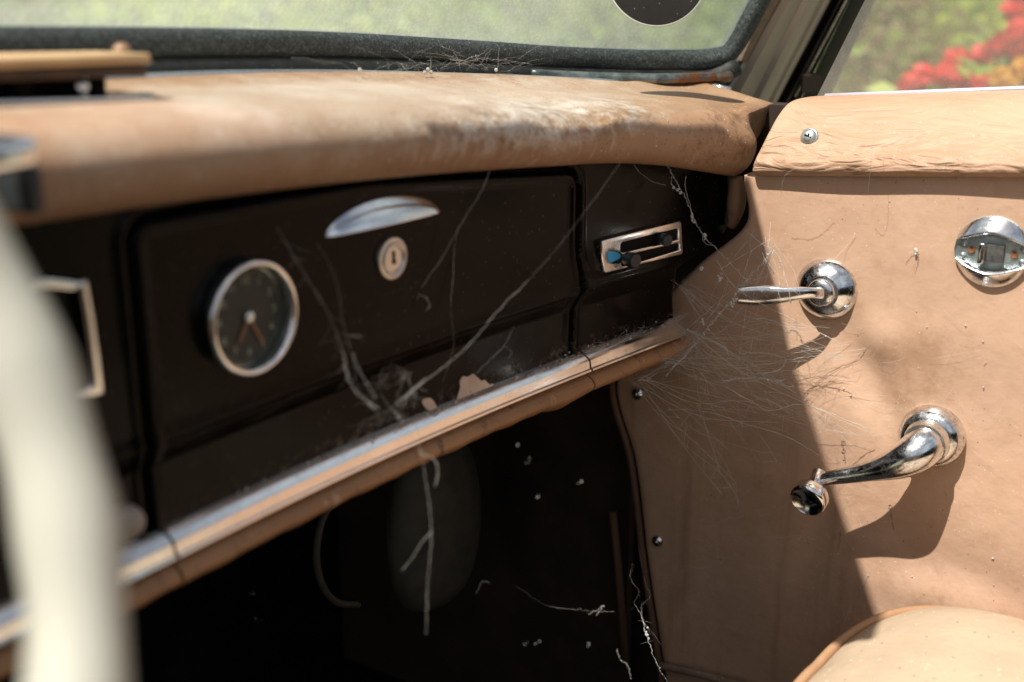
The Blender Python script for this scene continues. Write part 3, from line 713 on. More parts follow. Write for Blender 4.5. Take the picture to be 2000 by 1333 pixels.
# padded door cap
LOCKS = simple('zinc_screw', (.60, .62, .58), (.42, .45, .44), .3, .8, scale=200, bump=.2)
cpf = [((1625, 187), (2000, 176), 1.003), ((1575, 191), (2000, 186), .985), ((1543, 201), (2000, 203), .968), ((1521, 226), (2000, 236), .952), ((1503, 258), (2000, 270), .938), ((1486, 292), (2000, 300), .927), ((1472, 322), (2000, 326), .919), ((1469, 337), (2000, 341), .920), ((1480, 344), (2000, 347), .927)]
G = []; FR = [onX(*f, X) for f, r, X in cpf]; RR = [onX(*r, X) for f, r, X in cpf]
cm = np.mean(FR, axis=0)
c2 = [p+(cm-p)*.10+np.array([.018, .004, 0]) for p in FR]; c1 = [p+np.array([.006, .0025, 0]) for p in FR]
G.append(path(c2, 30)); G.append(path(c1, 30)); F0 = path(FR, 30); R0 = path(RR, 30)
for t in (0, .015, .04, .08, .15, .3, .5, .7, .85, 1, 1.4, 2.0, 3.0): G.append(F0+(R0-F0)*t)
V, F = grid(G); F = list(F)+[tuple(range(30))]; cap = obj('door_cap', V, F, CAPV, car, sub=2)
sp = onX(1581, 268, .9345)
a = M(); a.add(*lathe(sp, (-1, .0, .45), [(.0072, -.001), (.0074, .0008), (.0066, .0014), (.0060, .0014), (.0056, .0026), (.0042, .0036), (.002, .0042), (.0001, .0043)], 28)); scr = a.build('cross_head_screw', LOCKS, cap)
a = M()
for an in (20, 110):
    a_ = math.radians(an); d = np.array([0, math.cos(a_), math.sin(a_)]); e = np.array([0, -d[2], d[1]]); a.add(*box(sp+np.array([-.0040, 0, .0010]), d, e, (1, 0, 0), .0030, .0006, .0004))
a.build('cross_slot', DARK, scr, smooth=False)

# window sill strip, glass and frame
WS = [onX(1612, 189, 1.006), onX(1800, 182, 1.006), onX(2000, 174, 1.006)]; wsd = WS[2]-WS[0]; WSL = [WS[0]+wsd*k for k in (0, .5, 1, 2)]
a = M(); a.add(*tube(WSL, .0026, 10)); a.build('window_sill_strip', simple('pale_sill_strip', (.62, .58, .66), (.5, .47, .52), .35, .3), car)
gb = onX(1630, 190, 1.012); up3 = (wp(1709, 0, -.02)-wp(1622, 188, -.02)); up3 /= up3[2]
V = [gb+np.array([0, .02, -.01]), WSL[-1]+np.array([.006, 0, -.01]), WSL[-1]+np.array([-.06, 0, .36]), gb+up3*.36]
obj('door_window_glass', V, [(0, 1, 2, 3)], glass('door_glass', .40, (.75, .72, .64), .12, zr=(.0, .1)), car, smooth=False)
BR = simple('black_frame_rubber', (.010, .011, .011), (.02, .021, .02), .5, scale=60, bump=.2, dust=(.16, .16, .15), dscale=260)
fold('window_frame', [((1566, 192), (1660, 0), -.022, -.022), ((1570, 192), (1664, 0), -.012, -.012), ((1590, 192), (1684, 0), -.010, -.010), ((1618, 190), (1706, 0), -.014, -.014), ((1622, 188), (1710, 0), -.024, -.024)], BR, -.1, 3.4)
tb = [(1566, 148), (1598, 144), (1606, 152), (1603, 178), (1566, 182)]
V = [wp(x, y, -.004) for x, y in tb]; obj('hinge_plate', V, [tuple(range(5))], simple('maroon_plate', (.05, .028, .026), None, .5), car, smooth=False, solid=.003)

# interior door handle
HX = np.array([-1, 0, 0.])
hcp = onX(1614, 566, DX)-np.array([dsurf(*onX(1614, 566, DX)[1:]), 0, 0])
a = M(); a.add(*lathe(hcp, HX, [(.0258, -.001), (.0262, .0012), (.0250, .0030), (.0225, .0065), (.0185, .0100), (.0150, .0120), (.0140, .0126), (.0134, .0118), (.0120, .0100), (.0001, .0095)], 72))
hnd = a.build('door_handle', CHR, car, auto=70)
a = M()
bs = hcp+np.array([-.0095, .0, .0])
a.add(*lathe(hcp, HX, [(.0118, .009), (.0116, .0150), (.0100, .0170), (.0070, .0180), (.0001, .0184)], 40)); a.build('handle_boss', CHR, hnd, auto=60)
tip = onX(1440, 578, DX-.046); l0 = hcp+np.array([-.0175, -.002, .0005])
lp_ = path([l0, onX(1580, 572, DX-.026), onX(1530, 576, DX-.034), onX(1480, 578, DX-.040), tip], 34)
G = []
for i, p in enumerate(lp_):
    t = i/33; hh = float(spl([0, .15, .45, .78, 1], [.0050, .0046, .0068, .0088, .0072], t)); th = float(spl([0, .5, 1], [.0035, .0038, .0030], t))
    T = lp_[min(i+1, 33)]-lp_[max(i-1, 0)]; T /= np.linalg.norm(T); n_ = np.cross(T, (0, 0, 1.)); n_ /= np.linalg.norm(n_)
    r = []
    for k in range(16):
        a_ = 2*math.pi*k/16; ca, sa = math.cos(a_), math.sin(a_)
        r.append(p+n_*th*math.copysign(abs(ca)**.7, ca)+np.array([0, 0, 1.])*hh*math.copysign(abs(sa)**.7, sa))
    G.append(r)
V, F = grid(G, True); F = list(F)+[tuple(range(16)), tuple(range(33*16, 34*16))]; obj('lever', V, F, CHRC, hnd, bevel=.0008, sub=1)

# window crank
wcp = onX(1822, 850, DX)-np.array([dsurf(*onX(1822, 850, DX)[1:]), 0, 0])
a = M(); a.add(*lathe(wcp, HX, [(.0258, -.002), (.0262, .003), (.0252, .009), (.0225, .0135), (.0195, .0160), (.0180, .0165), (.0172, .0155), (.0168, .013), (.0001, .013)], 64))
crk = a.build('window_crank', CHRR, car, auto=60)
ax0 = wcp+np.array([-.012, 0, 0])
def PX(px, py, off): return onX(px, py, DX-off)
cpn = [ax0, PX(1808, 868, .021), PX(1788, 886, .029), PX(1752, 905, .034), PX(1710, 918, .036), PX(1660, 928, .038), PX(1620, 934, .040), PX(1597, 940, .042)]
cl = path(cpn, 60); rr_ = spl([0, .10, .2, .32, .45, .6, .8, .93, 1], [.0165, .0162, .0158, .0138, .0108, .0082, .0066, .0056, .005], np.linspace(0, 1, 60))
a = M(); a.add(*tube(cl, rr_, 24)); a.build('crank_arm', CHR, crk)
a = M(); a.add(*lathe(wcp, HX, [(.0172, .012), (.0182, .0168), (.0180, .019), (.0168, .0205), (.0166, .026)], 40)); a.build('collar', CHR, crk, auto=60)
kn = PX(1598, 936, .040); kd = PX(1580, 972, .078)-kn; kd /= np.linalg.norm(kd); kd2 = np.array([-.93, .05, -.30]); kd2 /= np.linalg.norm(kd2)
kc2 = PX(1586, 965, .053)
a = M(); a.add(*tube([kn+np.array([.003, 0, .006]), (kn+kc2)/2, kc2], [.0058, .0058, .0052], 16)); a.build('knob_stem', CHR, crk)
a = M(); a.add(*lathe(kc2, kd2, [(.006, -.004), (.0135, -.002), (.0150, .001), (.0152, .008), (.0147, .0104), (.0134, .0112), (.0124, .0102), (.0080, .0074), (.0001, .0062)], 40)); a.build('knob', CHRC, crk, auto=50)

# pull cup with its latch
pcp = onX(1938, 492, DX)-np.array([dsurf(*onX(1938, 492, DX)[1:]), 0, 0]); RR_ = .0272
STRAP = simple('galvanised_strap', (.42, .48, .48), (.30, .35, .35), .38, .8, scale=120, bump=.5, bd=.001)
a = M(); a.add(*lathe(pcp, HX, [(RR_, -.001), (RR_+.0003, .0012), (RR_-.002, .0022), (.0001, .0022)], 64)); cup = a.build('pull_cup', STRAP, car, auto=40)
def lens(sign, name):
    G = []; N = 44
    for i in range(N+1):
        y = -1+2*i/N; r = []; yl = y*RR_; edge = math.sqrt(max(0, RR_**2-yl**2)); inner = .0078+.0030*math.cos(math.pi*y)*.9+.0016
        inner = min(inner, edge); 
        for k in range(16):
            v = k/15; zz = edge+(inner-edge)*v; hgt = .0082*((.8*v/.72+.2*(1-(1-v/.72)**2)) if v < .72 else math.cos((v-.72)/.28*1.3))*math.sqrt(max(0, 1-y*y*.97))
            r.append(pcp+np.array([-.0018-hgt, yl, sign*zz]))
        r.append(pcp+np.array([-.002, yl, sign*(inner+.0004)])); G.append(r)
    V, F = grid(G); return obj(name, V, F, CHR, cup, sub=1)
lens(1, 'upper_lip'); lens(-1, 'lower_lip')
V, F = box(pcp+np.array([-.0042, -.001, 0]), (0, 1, 0), (0, 0, 1), (1, 0, 0), .0085, .0066, .0022); obj('recess', V, F, simple('recess_metal', (.06, .06, .055), (.14, .14, .13), .5, .4, scale=150, bump=.4), cup, smooth=False)
V, F = box(pcp+np.array([-.0075, .0055, 0]), (0, 1, 0), (0, 0, 1), (1, 0, 0), .0022, .0080, .0055); obj('latch_lug', V, F, CHR, cup, bevel=.001)
for dy in (.0145, -.0165):
    a = M(); a.add(*lathe(pcp+np.array([-.0022, dy, 0]), HX, [(.0030, -.001), (.0028, .0010), (.0021, .0004), (.0001, .0004)], 18)); a.build('rusty_screw', simple('rusty_hole', (.30, .12, .05), (.12, .05, .02), .8, scale=200), cup)
for dy, dz in ((.0205, .005), (.0205, -.005), (-.0225, .005), (-.0225, -.005)):
    a = M(); a.add(*lathe(pcp+np.array([-.0022, dy, dz]), HX, [(.0026, 0), (.0024, .0009), (.0001, .0010)], 14)); a.build('rivet', STRAP, cup)

# ------------------------------------------------------------ seat
SV = Mat('seat_vinyl', .55, spec=.3); c = SV.mix(SV.ramp(SV.noise(9, 6), .35, .7), (.48, .37, .26), (.42, .32, .22)); c = SV.mix(SV.mul(SV.specks(120, .13), .9), c, (.10, .07, .04)); c = SV.mix(SV.mul(SV.specks(150, .16, (1, 5, 2)), .8), c, (.80, .74, .64)); SV.base(c); SV.bump(SV.noise(14, 5), .5, .010); SV.bump(SV.noise(160, 6, .7), .2, .001)
zs = -.475
edge = [onZ(1570, 1340, zs), onZ(1600, 1310, zs), onZ(1640, 1268, zs), onZ(1690, 1232, zs), onZ(1740, 1210, zs), onZ(1790, 1200, zs), onZ(1850, 1200, zs), onZ(1920, 1212, zs), onZ(2000, 1235, zs)]
seat_e = [np.array([.43, .245, zs])]+[np.array([edge[0][0]-.10, edge[0][1]+.003, zs])]+edge
seat_e += [edge[-1]+np.array([.004, -.10, 0]), edge[-1]+np.array([.0, -.35, 0]), np.array([.80, -.36, zs]), np.array([.43, -.36, zs])]
loop = np.array(smooth_loop([tuple(p) for p in seat_e], 8)); cen = np.array([.66, -.02, zs])
G = []
for s, dz in ((1.0, -.14), (1.01, -.05), (1.012, -.012), (1.0, .0), (.985, .006), (.94, .016), (.85, .027), (.7, .036), (.45, .042), (.2, .044), (.01, .044)):
    G.append([cen+(p-cen)*s+np.array([0, 0, dz]) for p in loop])
V, F = grid(G, True); seat = obj('seat_cushion', V, F, SV.m, car)
a = M(); Lp = np.array([cen+(p-cen)*1.012+np.array([0, 0, .001]) for p in loop]); a.add(*tube(np.concatenate([Lp, Lp[:1]]), .0040, 8)); a.build('piping', simple('seat_piping', (.42, .25, .14), (.34, .19, .10), .5), seat)
V, F = box((.62, -.05, -.68), (1, 0, 0), (0, 1, 0), (0, 0, 1), .22, .26, .06); obj('seat_base', V, F, DARK, car, smooth=False)

# ------------------------------------------------------------ footwell
V, F = box((.25, .02, -.83), (1, 0, 0), (0, 1, 0), (0, 0, 1), .75, .92, .01); obj('floor_pan', V, F, DARK, car, smooth=False)
V, F = box((.25, .92, -.50), (1, 0, 0), (0, 1, 0), (0, 0, 1), .75, .01, .34); obj('firewall', V, F, DARK, car, smooth=False)
KP = simple('kick_board', (.020, .012, .008), (.035, .02, .012), .8)
V, F = box((.975, .71, -.53), (1, 0, 0), (0, 1, 0), (0, 0, 1), .006, .20, .29); obj('kick_panel', V, F, KP, car, smooth=False)
a = M(); a.add(*tube([onX(1197, 1000, .955), onX(1207, 1100, .955), onX(1222, 1300, .955)], .004, 8)); a.build('kick_panel_trim', simple('brown_trim', (.14, .07, .035), None, .7), car)
bc = onY(850, 1025, .66); G = []
for i in range(25):
    t = i/24; a_ = math.pi*t; hh = -math.cos(a_)
    G.append([bc+np.array([math.cos(b)*.066*math.sin(a_)**.55, math.sin(b)*.03*math.sin(a_)**.55, .085*hh]) for b in np.linspace(0, 2*math.pi, 32, endpoint=False)])
V, F = grid(G, True); obj('heater_duct', V, F, simple('grey_duct', (.085, .08, .062), (.05, .048, .038), .7, scale=30), car)
a = M(); a.add(*tube(path([onY(q[0], q[1], .60) for q in ((665, 960), (632, 1010), (618, 1080), (628, 1140), (655, 1175), (700, 1182))], 30), .0030, 8)); a.build('cable', simple('grey_cable', (.045, .042, .032), None, .6), car)

V, F = box((1.02, .56, -.47), (1, 0, 0), (0, 1, 0), (0, 0, 1), .012, .19, .365); obj('door_post', V, F, KP, car, smooth=False)
cw = [bk+np.array([0, .012, -.016]), bk+np.array([0, .10, -.05]), bk*np.array([1.02, 1, 1])+np.array([0, .5, -.10]), bk*np.array([1.02, 1, 1])+np.array([0, 1.1, -.22]), bk*np.array([1.02, 1, 1])+np.array([0, 1.25, -.6])]
V, F = grid(cw); obj('bonnet', V, F, simple('body_enamel', (.16, .14, .10), (.12, .10, .08), .3), car)

# the rest of the tub behind the viewer: driver's door and rear bulkhead
V, F = box((-.47, -.18, -.47), (1, 0, 0), (0, 1, 0), (0, 0, 1), .02, .68, .40); obj('driver_door', V, F, DOORV, car, bevel=.01)
V, F = box((.25, -.90, -.45), (1, 0, 0), (0, 1, 0), (0, 0, 1), .72, .02, .42); obj('rear_bulkhead', V, F, DARK, car, bevel=.01)

# ------------------------------------------------------------ steering wheel
SC = np.array([-.0047, .2721, -.0989]); sa = .4496; sb = .0363; SN = np.array([math.sin(sb)*math.cos(sa), -math.cos(sb)*math.cos(sa), math.sin(sa)]); SU = np.cross((0, 0, 1.), SN); SU /= np.linalg.norm(SU); SVv = np.cross(SN, SU); SR = .1808
def wheelpt(th, r=SR, h=0): return SC+r*(math.cos(th)*SU+math.sin(th)*SVv)+SN*h
G = []; NT = 200
for i in range(NT):
    th = 2*math.pi*i/NT; c = wheelpt(th); er = math.cos(th)*SU+math.sin(th)*SVv
    rad = .0131+.0006*math.cos(th*24)
    G.append([c+rad*(math.cos(b)*er+1.05*math.sin(b)*SN) for b in np.linspace(0, 2*math.pi, 20, endpoint=False)])
G.append(G[0]); V, F = grid(G, True); wheel = obj('steering_wheel', V, F, CREAM, car)
for th in (math.radians(-38), math.radians(180+38), math.radians(90)):
    a = M(); a.add(*tube(path([wheelpt(th, .03, -.02), wheelpt(th, .11, -.012), wheelpt(th, SR-.004, 0)], 14), np.linspace(.014, .010, 14), 12)); a.build('spoke', CREAM, wheel)
a = M(); a.add(*lathe(SC-SN*.03, SN, [(.036, -.01), (.038, .012), (.032, .020), (.018, .024), (.0001, .025)], 32)); a.build('hub', CREAM, wheel)
a = M(); a.add(*tube([SC-SN*.03, SC-SN*.25], .022, 20)); a.build('steering_column', DARK, car)

# ------------------------------------------------------------ loose things on and round the dashboard
disc = M(); dc = onY(1283, -54, .47); dn = -np.array([.72, .62, -.12]); dn /= np.linalg.norm(dn); dc = dc+dn*.0  # round disc turned to the viewer, hung free of the glass
disc.add(*lathe(dc, dn, [(.0425, -.001), (.0430, .0), (.0430, .001), (.0423, .0016), (.0001, .0016)], 80)); do = disc.build('hanging_disc', simple('dark_disc', (.012, .010, .008), (.02, .017, .014), .5, dust=(.2, .18, .15), dscale=220), auto=40)
tag(do, 'round dark disc with a thin pale rim hanging inside the dusty windscreen', 'disc holder')
a = M(); a.add(*lathe(dc, dn, [(.0430, -.001), (.0438, -.0008), (.0440, .0008), (.0436, .0014), (.0430, .0014)], 80)); a.build('rim', simple('pale_rim', (.62, .66, .58), None, .4, bump=0), do)

br = thing('dashboard_bracket', 'low bracket with tan top and bright base plate on the left of the dashboard', 'bracket', onY(120, 195, .525))
BT = simple('tan_leather', (.62, .42, .22), (.5, .33, .17), .5)
l_ = onY(-120, 122, .525); r_ = onY(243, 112, .525)
def slab(A, B, hy, hz, name, m, parent, bev): 
    c = (A+B)/2; ax_ = B-A; L_ = np.linalg.norm(ax_)/2; ax_ = ax_/np.linalg.norm(ax_); V, F = box(c, ax_, (0, 1, 0), (0, 0, 1), L_, hy, hz); return obj(name, V, F, m, parent, bevel=bev)
slab(l_, r_, .022, .0026, 'top', BT, br, .0015)
slab(onY(-120, 145, .525), onY(238, 136, .525), .020, .0030, 'under_plate', simple('brass_brown', (.09, .05, .025), (.04, .025, .015), .4, .3), br, .001)
slab(onY(-120, 172, .535), onY(150, 166, .535), .006, .0050, 'body', DARK, br, .001)  # dark backing box put in for the shade between the posts
slab(onY(-120, 200, .525), onY(255, 190, .525), .020, .0016, 'base_plate', CHRC, br, .001)
for px in (40, 188):
    a = M(); a.add(*tube([onY(px, 148, .52), onY(px+2, 192, .52)], .0045, 12)); a.build('post', DARK, br)
a = M(); a.add(*ball(onY(158, 168, .515), .0042, 12)); a.build('ball_stud', CHRC, br)
a = M(); a.add(*ball(onY(238, 103, .53), .0052, 12)); a.build('end_knob', simple('brown_knob', (.30, .17, .10), None, .4), br)

# ------------------------------------------------------------ cobwebs
WEBR = .58
def strand(mm, pts, r, jit=.0006, n=None, lumps=0, seg=5, sag=0):
    pts = np.array(pts, float); L_ = np.linalg.norm(np.diff(pts, axis=0), axis=1).sum(); n = n or max(5, int(L_/.004))
    c = path(pts, n) if len(pts) > 2 else np.linspace(pts[0], pts[1], n)
    t = np.linspace(0, 1, n); c = c+rng.normal(0, jit*.45, (n, 3))*(np.sin(np.pi*t)**.3)[:, None]; c[:, 2] -= sag*np.sin(np.pi*t)
    r = r*WEBR; rad = r*rng.uniform(.7, 1.25, n)
    if r > .0003*WEBR and n > 12 and seg == 5:           # a dusty strand is several fibres twisted together
        for q in range(4):
            ph = rng.uniform(0, 6.28); fr1 = rng.uniform(14, 40); a_, b_ = int(n*rng.uniform(0, .12)), int(n*rng.uniform(.85, 1))
            if q == 0: a_, b_ = 0, n
            off = np.stack([np.cos(t*fr1+ph), np.sin(t*fr1*.9+ph), np.sin(t*fr1*1.3+ph)], 1)*r*rng.uniform(.6, 2.0)
            mm.add(*tube((c+off+rng.normal(0, r*.35, (n, 3)))[a_:b_], rad[a_:b_]*.42, 4))
    else: mm.add(*tube(c, rad, seg))
    for _ in range(lumps):
        i = rng.integers(n); mm.add(*ball(c[i]+rng.normal(0, r, 3), r*rng.uniform(.9, 2.2), 5, rng.uniform(.6, 1.5, 3)))
    return c
def haze_fibres(mm, pts, D, n, spread=14, L=45):
    pts = np.array(pts, float)
    for _ in range(n):
        k = rng.integers(len(pts)-1); q = pts[k]+(pts[k+1]-pts[k])*rng.random(); a = rng.normal(0, 1, 2); a *= L*rng.uniform(.3, 1)/np.linalg.norm(a)
        strand(mm, [dep(q[0], q[1], D), dep(q[0]+a[0]*.5, q[1]+abs(a[1])*.7, D+.004), dep(q[0]+a[0], q[1]+abs(a[1]), D+rng.normal(.005, .006))], .00009, .0003, None, rng.integers(0, 3), 4)
def D_(pts, d):
    d = np.linspace(d[0], d[1], len(pts)) if isinstance(d, tuple) else [d]*len(pts)
    return [dep(px, py, k) for (px, py), k in zip(pts, d)]
def web(label, mm, name='cobweb', stuff=False):
    o = mm.build(name, WEBM); tag(o, label, 'dust' if stuff else 'cobweb', None if stuff else 'cobwebs strung through the cabin')
    if stuff: o['kind'] = 'stuff'
    return o
# 1 the bright twisted strand from pad to door handle
m1 = M()
strand(m1, D_([(1255, 236), (1278, 272), (1290, 300), (1315, 345), (1335, 380), (1352, 420), (1372, 458), (1400, 486), (1440, 530), (1480, 566), (1502, 580)], (.945, .95)), .00042, .0008, 90, 22)
strand(m1, D_([(1340, 345), (1338, 362), (1345, 390), (1352, 420)], .95), .0003, .0006, 20, 3)
strand(m1, D_([(1312, 345), (1313, 362), (1322, 372), (1333, 380)], .95), .00035, .0006, 20, 3)
strand(m1, D_([(1372, 458), (1374, 472), (1383, 478), (1392, 480)], .95), .0003, .0005, 12, 1)
strand(m1, D_([(1348, 322), (1355, 305), (1349, 298), (1343, 312)], .94), .0003, .0004, 20, 2)
for q in ((1322, 372), (1353, 425), (1376, 463), (1405, 545)):
    for _ in range(5): m1.add(*ball(dep(q[0]+rng.normal(0, 3), q[1]+rng.normal(0, 5), .95), .0011, 5, rng.uniform(.5, 1.5, 3)))
web('bright knotted strand running from the pad to the door handle', m1)
# 2 thin strands over the pad's middle
m2 = M()
strand(m2, D_([(1173, 245), (1178, 220), (1190, 210), (1205, 225), (1222, 250), (1225, 285), (1237, 320), (1250, 338)], (.90, .92)), .0003, .0006, 50, 8)
strand(m2, D_([(1173, 245), (1176, 262)], .90), .00028, .0003, 8, 2)
strand(m2, D_([(1250, 338), (1275, 355), (1300, 362)], .93), .0002, .0004, 20)
web('thin looped strand hanging on the front of the pad above the lid corner', m2)
WEBR = .55
m2 = M()
for _ in range(22):
    x, y = rng.uniform(900, 1330), rng.uniform(230, 330); m2.add(*ball(face(x, y, .036), rng.uniform(.0003, .0008), 5, rng.uniform(.5, 1.5, 3)))
web('pale specks of dust sitting on the front of the dashboard pad', m2, 'dust_specks', True)
# 3 diagonal strand upper right to rail
m3 = M()
strand(m3, D_([(1210, 320), (1160, 390), (1075, 500), (980, 600), (900, 690), (830, 745), (770, 790)], (.80, .70)), .00017, .0006, 110, 14)
web('long faint diagonal strand in front of the glovebox lid, from pad corner to the rail', m3)
# 4 near strand from the pad over the clock side
m4 = M()
strand(m4, D_([(518, 378), (540, 440), (585, 520), (640, 610), (670, 690), (690, 760), (740, 800)], (.66, .66)), .00022, .0006, 90, 18)
strand(m4, D_([(620, 478), (650, 530), (672, 640), (700, 720), (735, 780)], (.68, .66)), .00014, .0006, 70, 16)
haze_fibres(m4, [(540, 440), (585, 520), (640, 610), (670, 690), (690, 760)], .66, 26, L=60)
web('blurred thick strand dropping from the pad between the clock and the lock', m4)
# 5 strands right of the lock
m5 = M()
strand(m5, D_([(960, 322), (945, 365), (905, 430), (860, 510), (825, 560), (815, 585)], (.78, .77)), .0003, .0005, 70, 14)
strand(m5, D_([(818, 575), (835, 585), (838, 602), (830, 607)], .77), .0004, .0004, 20, 3)
strand(m5, D_([(897, 440), (888, 480), (885, 540), (880, 598)], .79), .00026, .0004, 50, 12)
strand(m5, D_([(880, 598), (885, 680), (865, 745)], .79), .00014, .0004, 30)
strand(m5, D_([(1003, 640), (985, 675), (950, 710), (925, 735)], .82), .00032, .0005, 30, 6)
strand(m5, D_([(985, 675), (1000, 690), (993, 700)], .82), .0002, .0003, 12, 2)
web('strands hanging in front of the lid between the lock and the seam', m5)
# 6 fluffy clump on the rail
m6 = M()
strand(m6, D_([(738, 760), (752, 720), (772, 715), (795, 735), (800, 765), (770, 790)], .72), .0002, .0014, 60, 8)
strand(m6, D_([(700, 830), (735, 810), (770, 795), (815, 755), (830, 740)], .71), .00022, .0016, 50, 22)
strand(m6, D_([(705, 785), (730, 800), (745, 825), (700, 832)], .70), .00022, .0012, 40, 18)
strand(m6, D_([(690, 690), (700, 760), (730, 800)], .68), .0002, .0010, 40, 12)
strand(m6, D_([(745, 770), (765, 800), (790, 825)], .70), .00025, .0018, 26, 12)
haze_fibres(m6, [(700, 830), (735, 810), (770, 795), (815, 755), (772, 715), (705, 785)], .70, 70)
web('thick woolly tangle of web above the middle of the chrome rail', m6)
# 7 long strand below the rail
m7 = M()
strand(m7, D_([(800, 830), (820, 880), (832, 940), (840, 1000), (842, 1060), (836, 1130), (832, 1240)], (.68, .68)), .00017, .0006, 80, 14)
strand(m7, D_([(822, 885), (850, 900), (855, 930), (850, 950)], .68), .0003, .0004, 20, 6)
strand(m7, D_([(842, 1040), (820, 1065), (805, 1090), (785, 1115)], (.68, .70)), .00025, .0004, 16, 4)
web('blurred pale strand hanging below the rail in front of the grey duct', m7)
WEBR = .85
# 8 the big tangle between dashboard end and door
m8 = M()
strand(m8, D_([(1300, 735), (1350, 680), (1400, 620), (1430, 585), (1470, 535), (1500, 500), (1515, 475)], (.98, .93)), .0006, .0010, 90, 16)
strand(m8, D_([(1330, 655), (1380, 610), (1440, 560), (1500, 540)], (1.0, .95)), .0003, .0008, 60, 6)
strand(m8, D_([(1400, 510), (1430, 556), (1480, 590), (1540, 620), (1590, 645), (1640, 670)], (.97, .95)), .0003, .0006, 60, 6)
strand(m8, D_([(1456, 450), (1490, 478), (1512, 490), (1533, 540), (1545, 590)], (.95, .95)), .0003, .0006, 50, 6)
strand(m8, D_([(1333, 640), (1375, 660), (1420, 685), (1428, 700)], .97), .0005, .0008, 30, 8)
strand(m8, D_([(1405, 745), (1450, 740), (1480, 738), (1520, 745), (1534, 741)], .96), .0005, .0008, 40, 8)
strand(m8, D_([(1467, 732), (1530, 715), (1534, 702), (1515, 694), (1440, 690)], .96), .00032, .0006, 50, 6)
strand(m8, D_([(1420, 758), (1460, 780), (1500, 802), (1560, 790), (1640, 815), (1700, 840)], (.95, .97)), .0003, .0007, 60, 8)
strand(m8, D_([(1300, 800), (1380, 805), (1460, 830), (1540, 855), (1600, 890)], (.99, .96)), .00025, .0006, 50, 10)
strand(m8, D_([(1300, 700), (1400, 720), (1560, 700), (1700, 680), (1780, 670), (1880, 685), (1995, 710)], (1.0, .94)), .00024, .0006, 110, 6)
# radiating threads run from a few anchors on the dashboard end to anchors on the door, then short links join them
anA = [(1326, 640, 1.0), (1318, 668, 1.0), (1290, 705, .99), (1330, 560, 1.0), (1345, 655, .985), (1250, 745, .97)]
anB = [(1530, 600, .95), (1560, 640, .955), (1590, 655, .96), (1640, 700, .968), (1560, 760, .97), (1520, 800, .965), (1700, 740, .972), (1600, 850, .975), (1780, 680, .97), (1480, 900, .97), (1680, 850, .972), (1450, 985, .975), (1440, 575, .93)]
lines = []
for i in range(95):
    A = anA[rng.integers(len(anA))]; B = anB[rng.integers(len(anB))]
    a0 = dep(A[0]+rng.normal(0, 9), A[1]+rng.normal(0, 9), A[2]); b0 = dep(B[0]+rng.normal(0, 16), B[1]+rng.normal(0, 14), B[2])
    t1 = rng.uniform(.3, .6); mid = a0+(b0-a0)*t1+rng.normal(0, .004, 3)-np.array([0, 0, abs(rng.normal(.006, .006))]); end = 1 if rng.random() < .7 else 0
    pts = [a0, mid, a0+(b0-a0)*.8+rng.normal(0, .003, 3)]+([b0] if end else [])
    lines.append(strand(m8, pts, rng.choice([.00006, .00008, .00009, .00012, .00016]), .0003, None, rng.integers(0, 4), 4))
P_ = np.concatenate(lines); I_ = np.repeat(np.arange(len(lines)), [len(q) for q in lines])
for i in range(480):
    k = rng.integers(len(P_)); d_ = np.linalg.norm(P_-P_[k], axis=1); c_ = np.where((I_ != I_[k]) & (d_ < .022) & (d_ > .003))[0]
    if len(c_):
        q = P_[rng.choice(c_)]; strand(m8, [P_[k], (P_[k]+q)/2-np.array([0, 0, rng.uniform(0, .003)]), q], rng.choice([.00004, .00006, .0001]), .0002, 6, rng.integers(0, 2), 4)
for i in range(16):
    a0 = (rng.normal(1490, 30), rng.normal(500, 30)); ang = rng.uniform(.8, 2.6); L_ = abs(rng.normal(90, 40))+20
    a1 = (a0[0]+L_*math.cos(ang), a0[1]+L_*math.sin(ang)); strand(m8, D_([a0, ((a0[0]+a1[0])/2+rng.normal(0, 8), (a0[1]+a1[1])/2), a1], (.94, .93)), rng.uniform(.00008, .00018), .0004, None, 1, 4)
for q in ((1368, 526), (1404, 545), (1427, 594), (1370, 630), (1432, 588)):
    for _ in range(4): m8.add(*ball(dep(q[0]+rng.normal(0, 3), q[1]+rng.normal(0, 3), .95), .0013, 5, rng.uniform(.5, 1.5, 3)))
web('wide tangle of fine dusty threads fanning from the rail end to the door handle', m8)
WEBR = .42
# 9 threads on the door and cap
m9 = M()
def onD(px, py, off=.002): p = onX(px, py, DX); return np.array([DX-dsurf(p[1], p[2])-off, p[1], p[2]])
strand(m9, [onX(1708, 215, .90), onX(1705, 270, .895), onX(1700, 330, .90), onX(1695, 382, .915)], .00028, .0003, 50, 8)
web('single vertical thread hanging over the door cap right of the cross head screw', m9)
m9 = M(); strand(m9, [onX(1600, 305, .90), onX(1560, 325, .897), onX(1535, 342, .90), onX(1525, 385, .91)], .0003, .0005, 40, 5)
web('short web drooping from the lower front corner of the door cap', m9)
m9 = M(); strand(m9, [onD(1633, 508, .012), onD(1655, 480), onD(1672, 455)], .0003, .0003, 16, 1); web('short thread slanting up from the top of the door handle plate', m9)
m9 = M(); strand(m9, [onD(1770, 508), onD(1782, 492), onD(1792, 488), onD(1795, 498), onD(1788, 528)], .0004, .0005, 24, 5)
for _ in range(8): m9.add(*ball(onD(1791+rng.normal(0, 2), 489+rng.normal(0, 3)), .0012, 5)); 
web('small white fluff stuck on the door left of the pull cup', m9)
m9 = M()
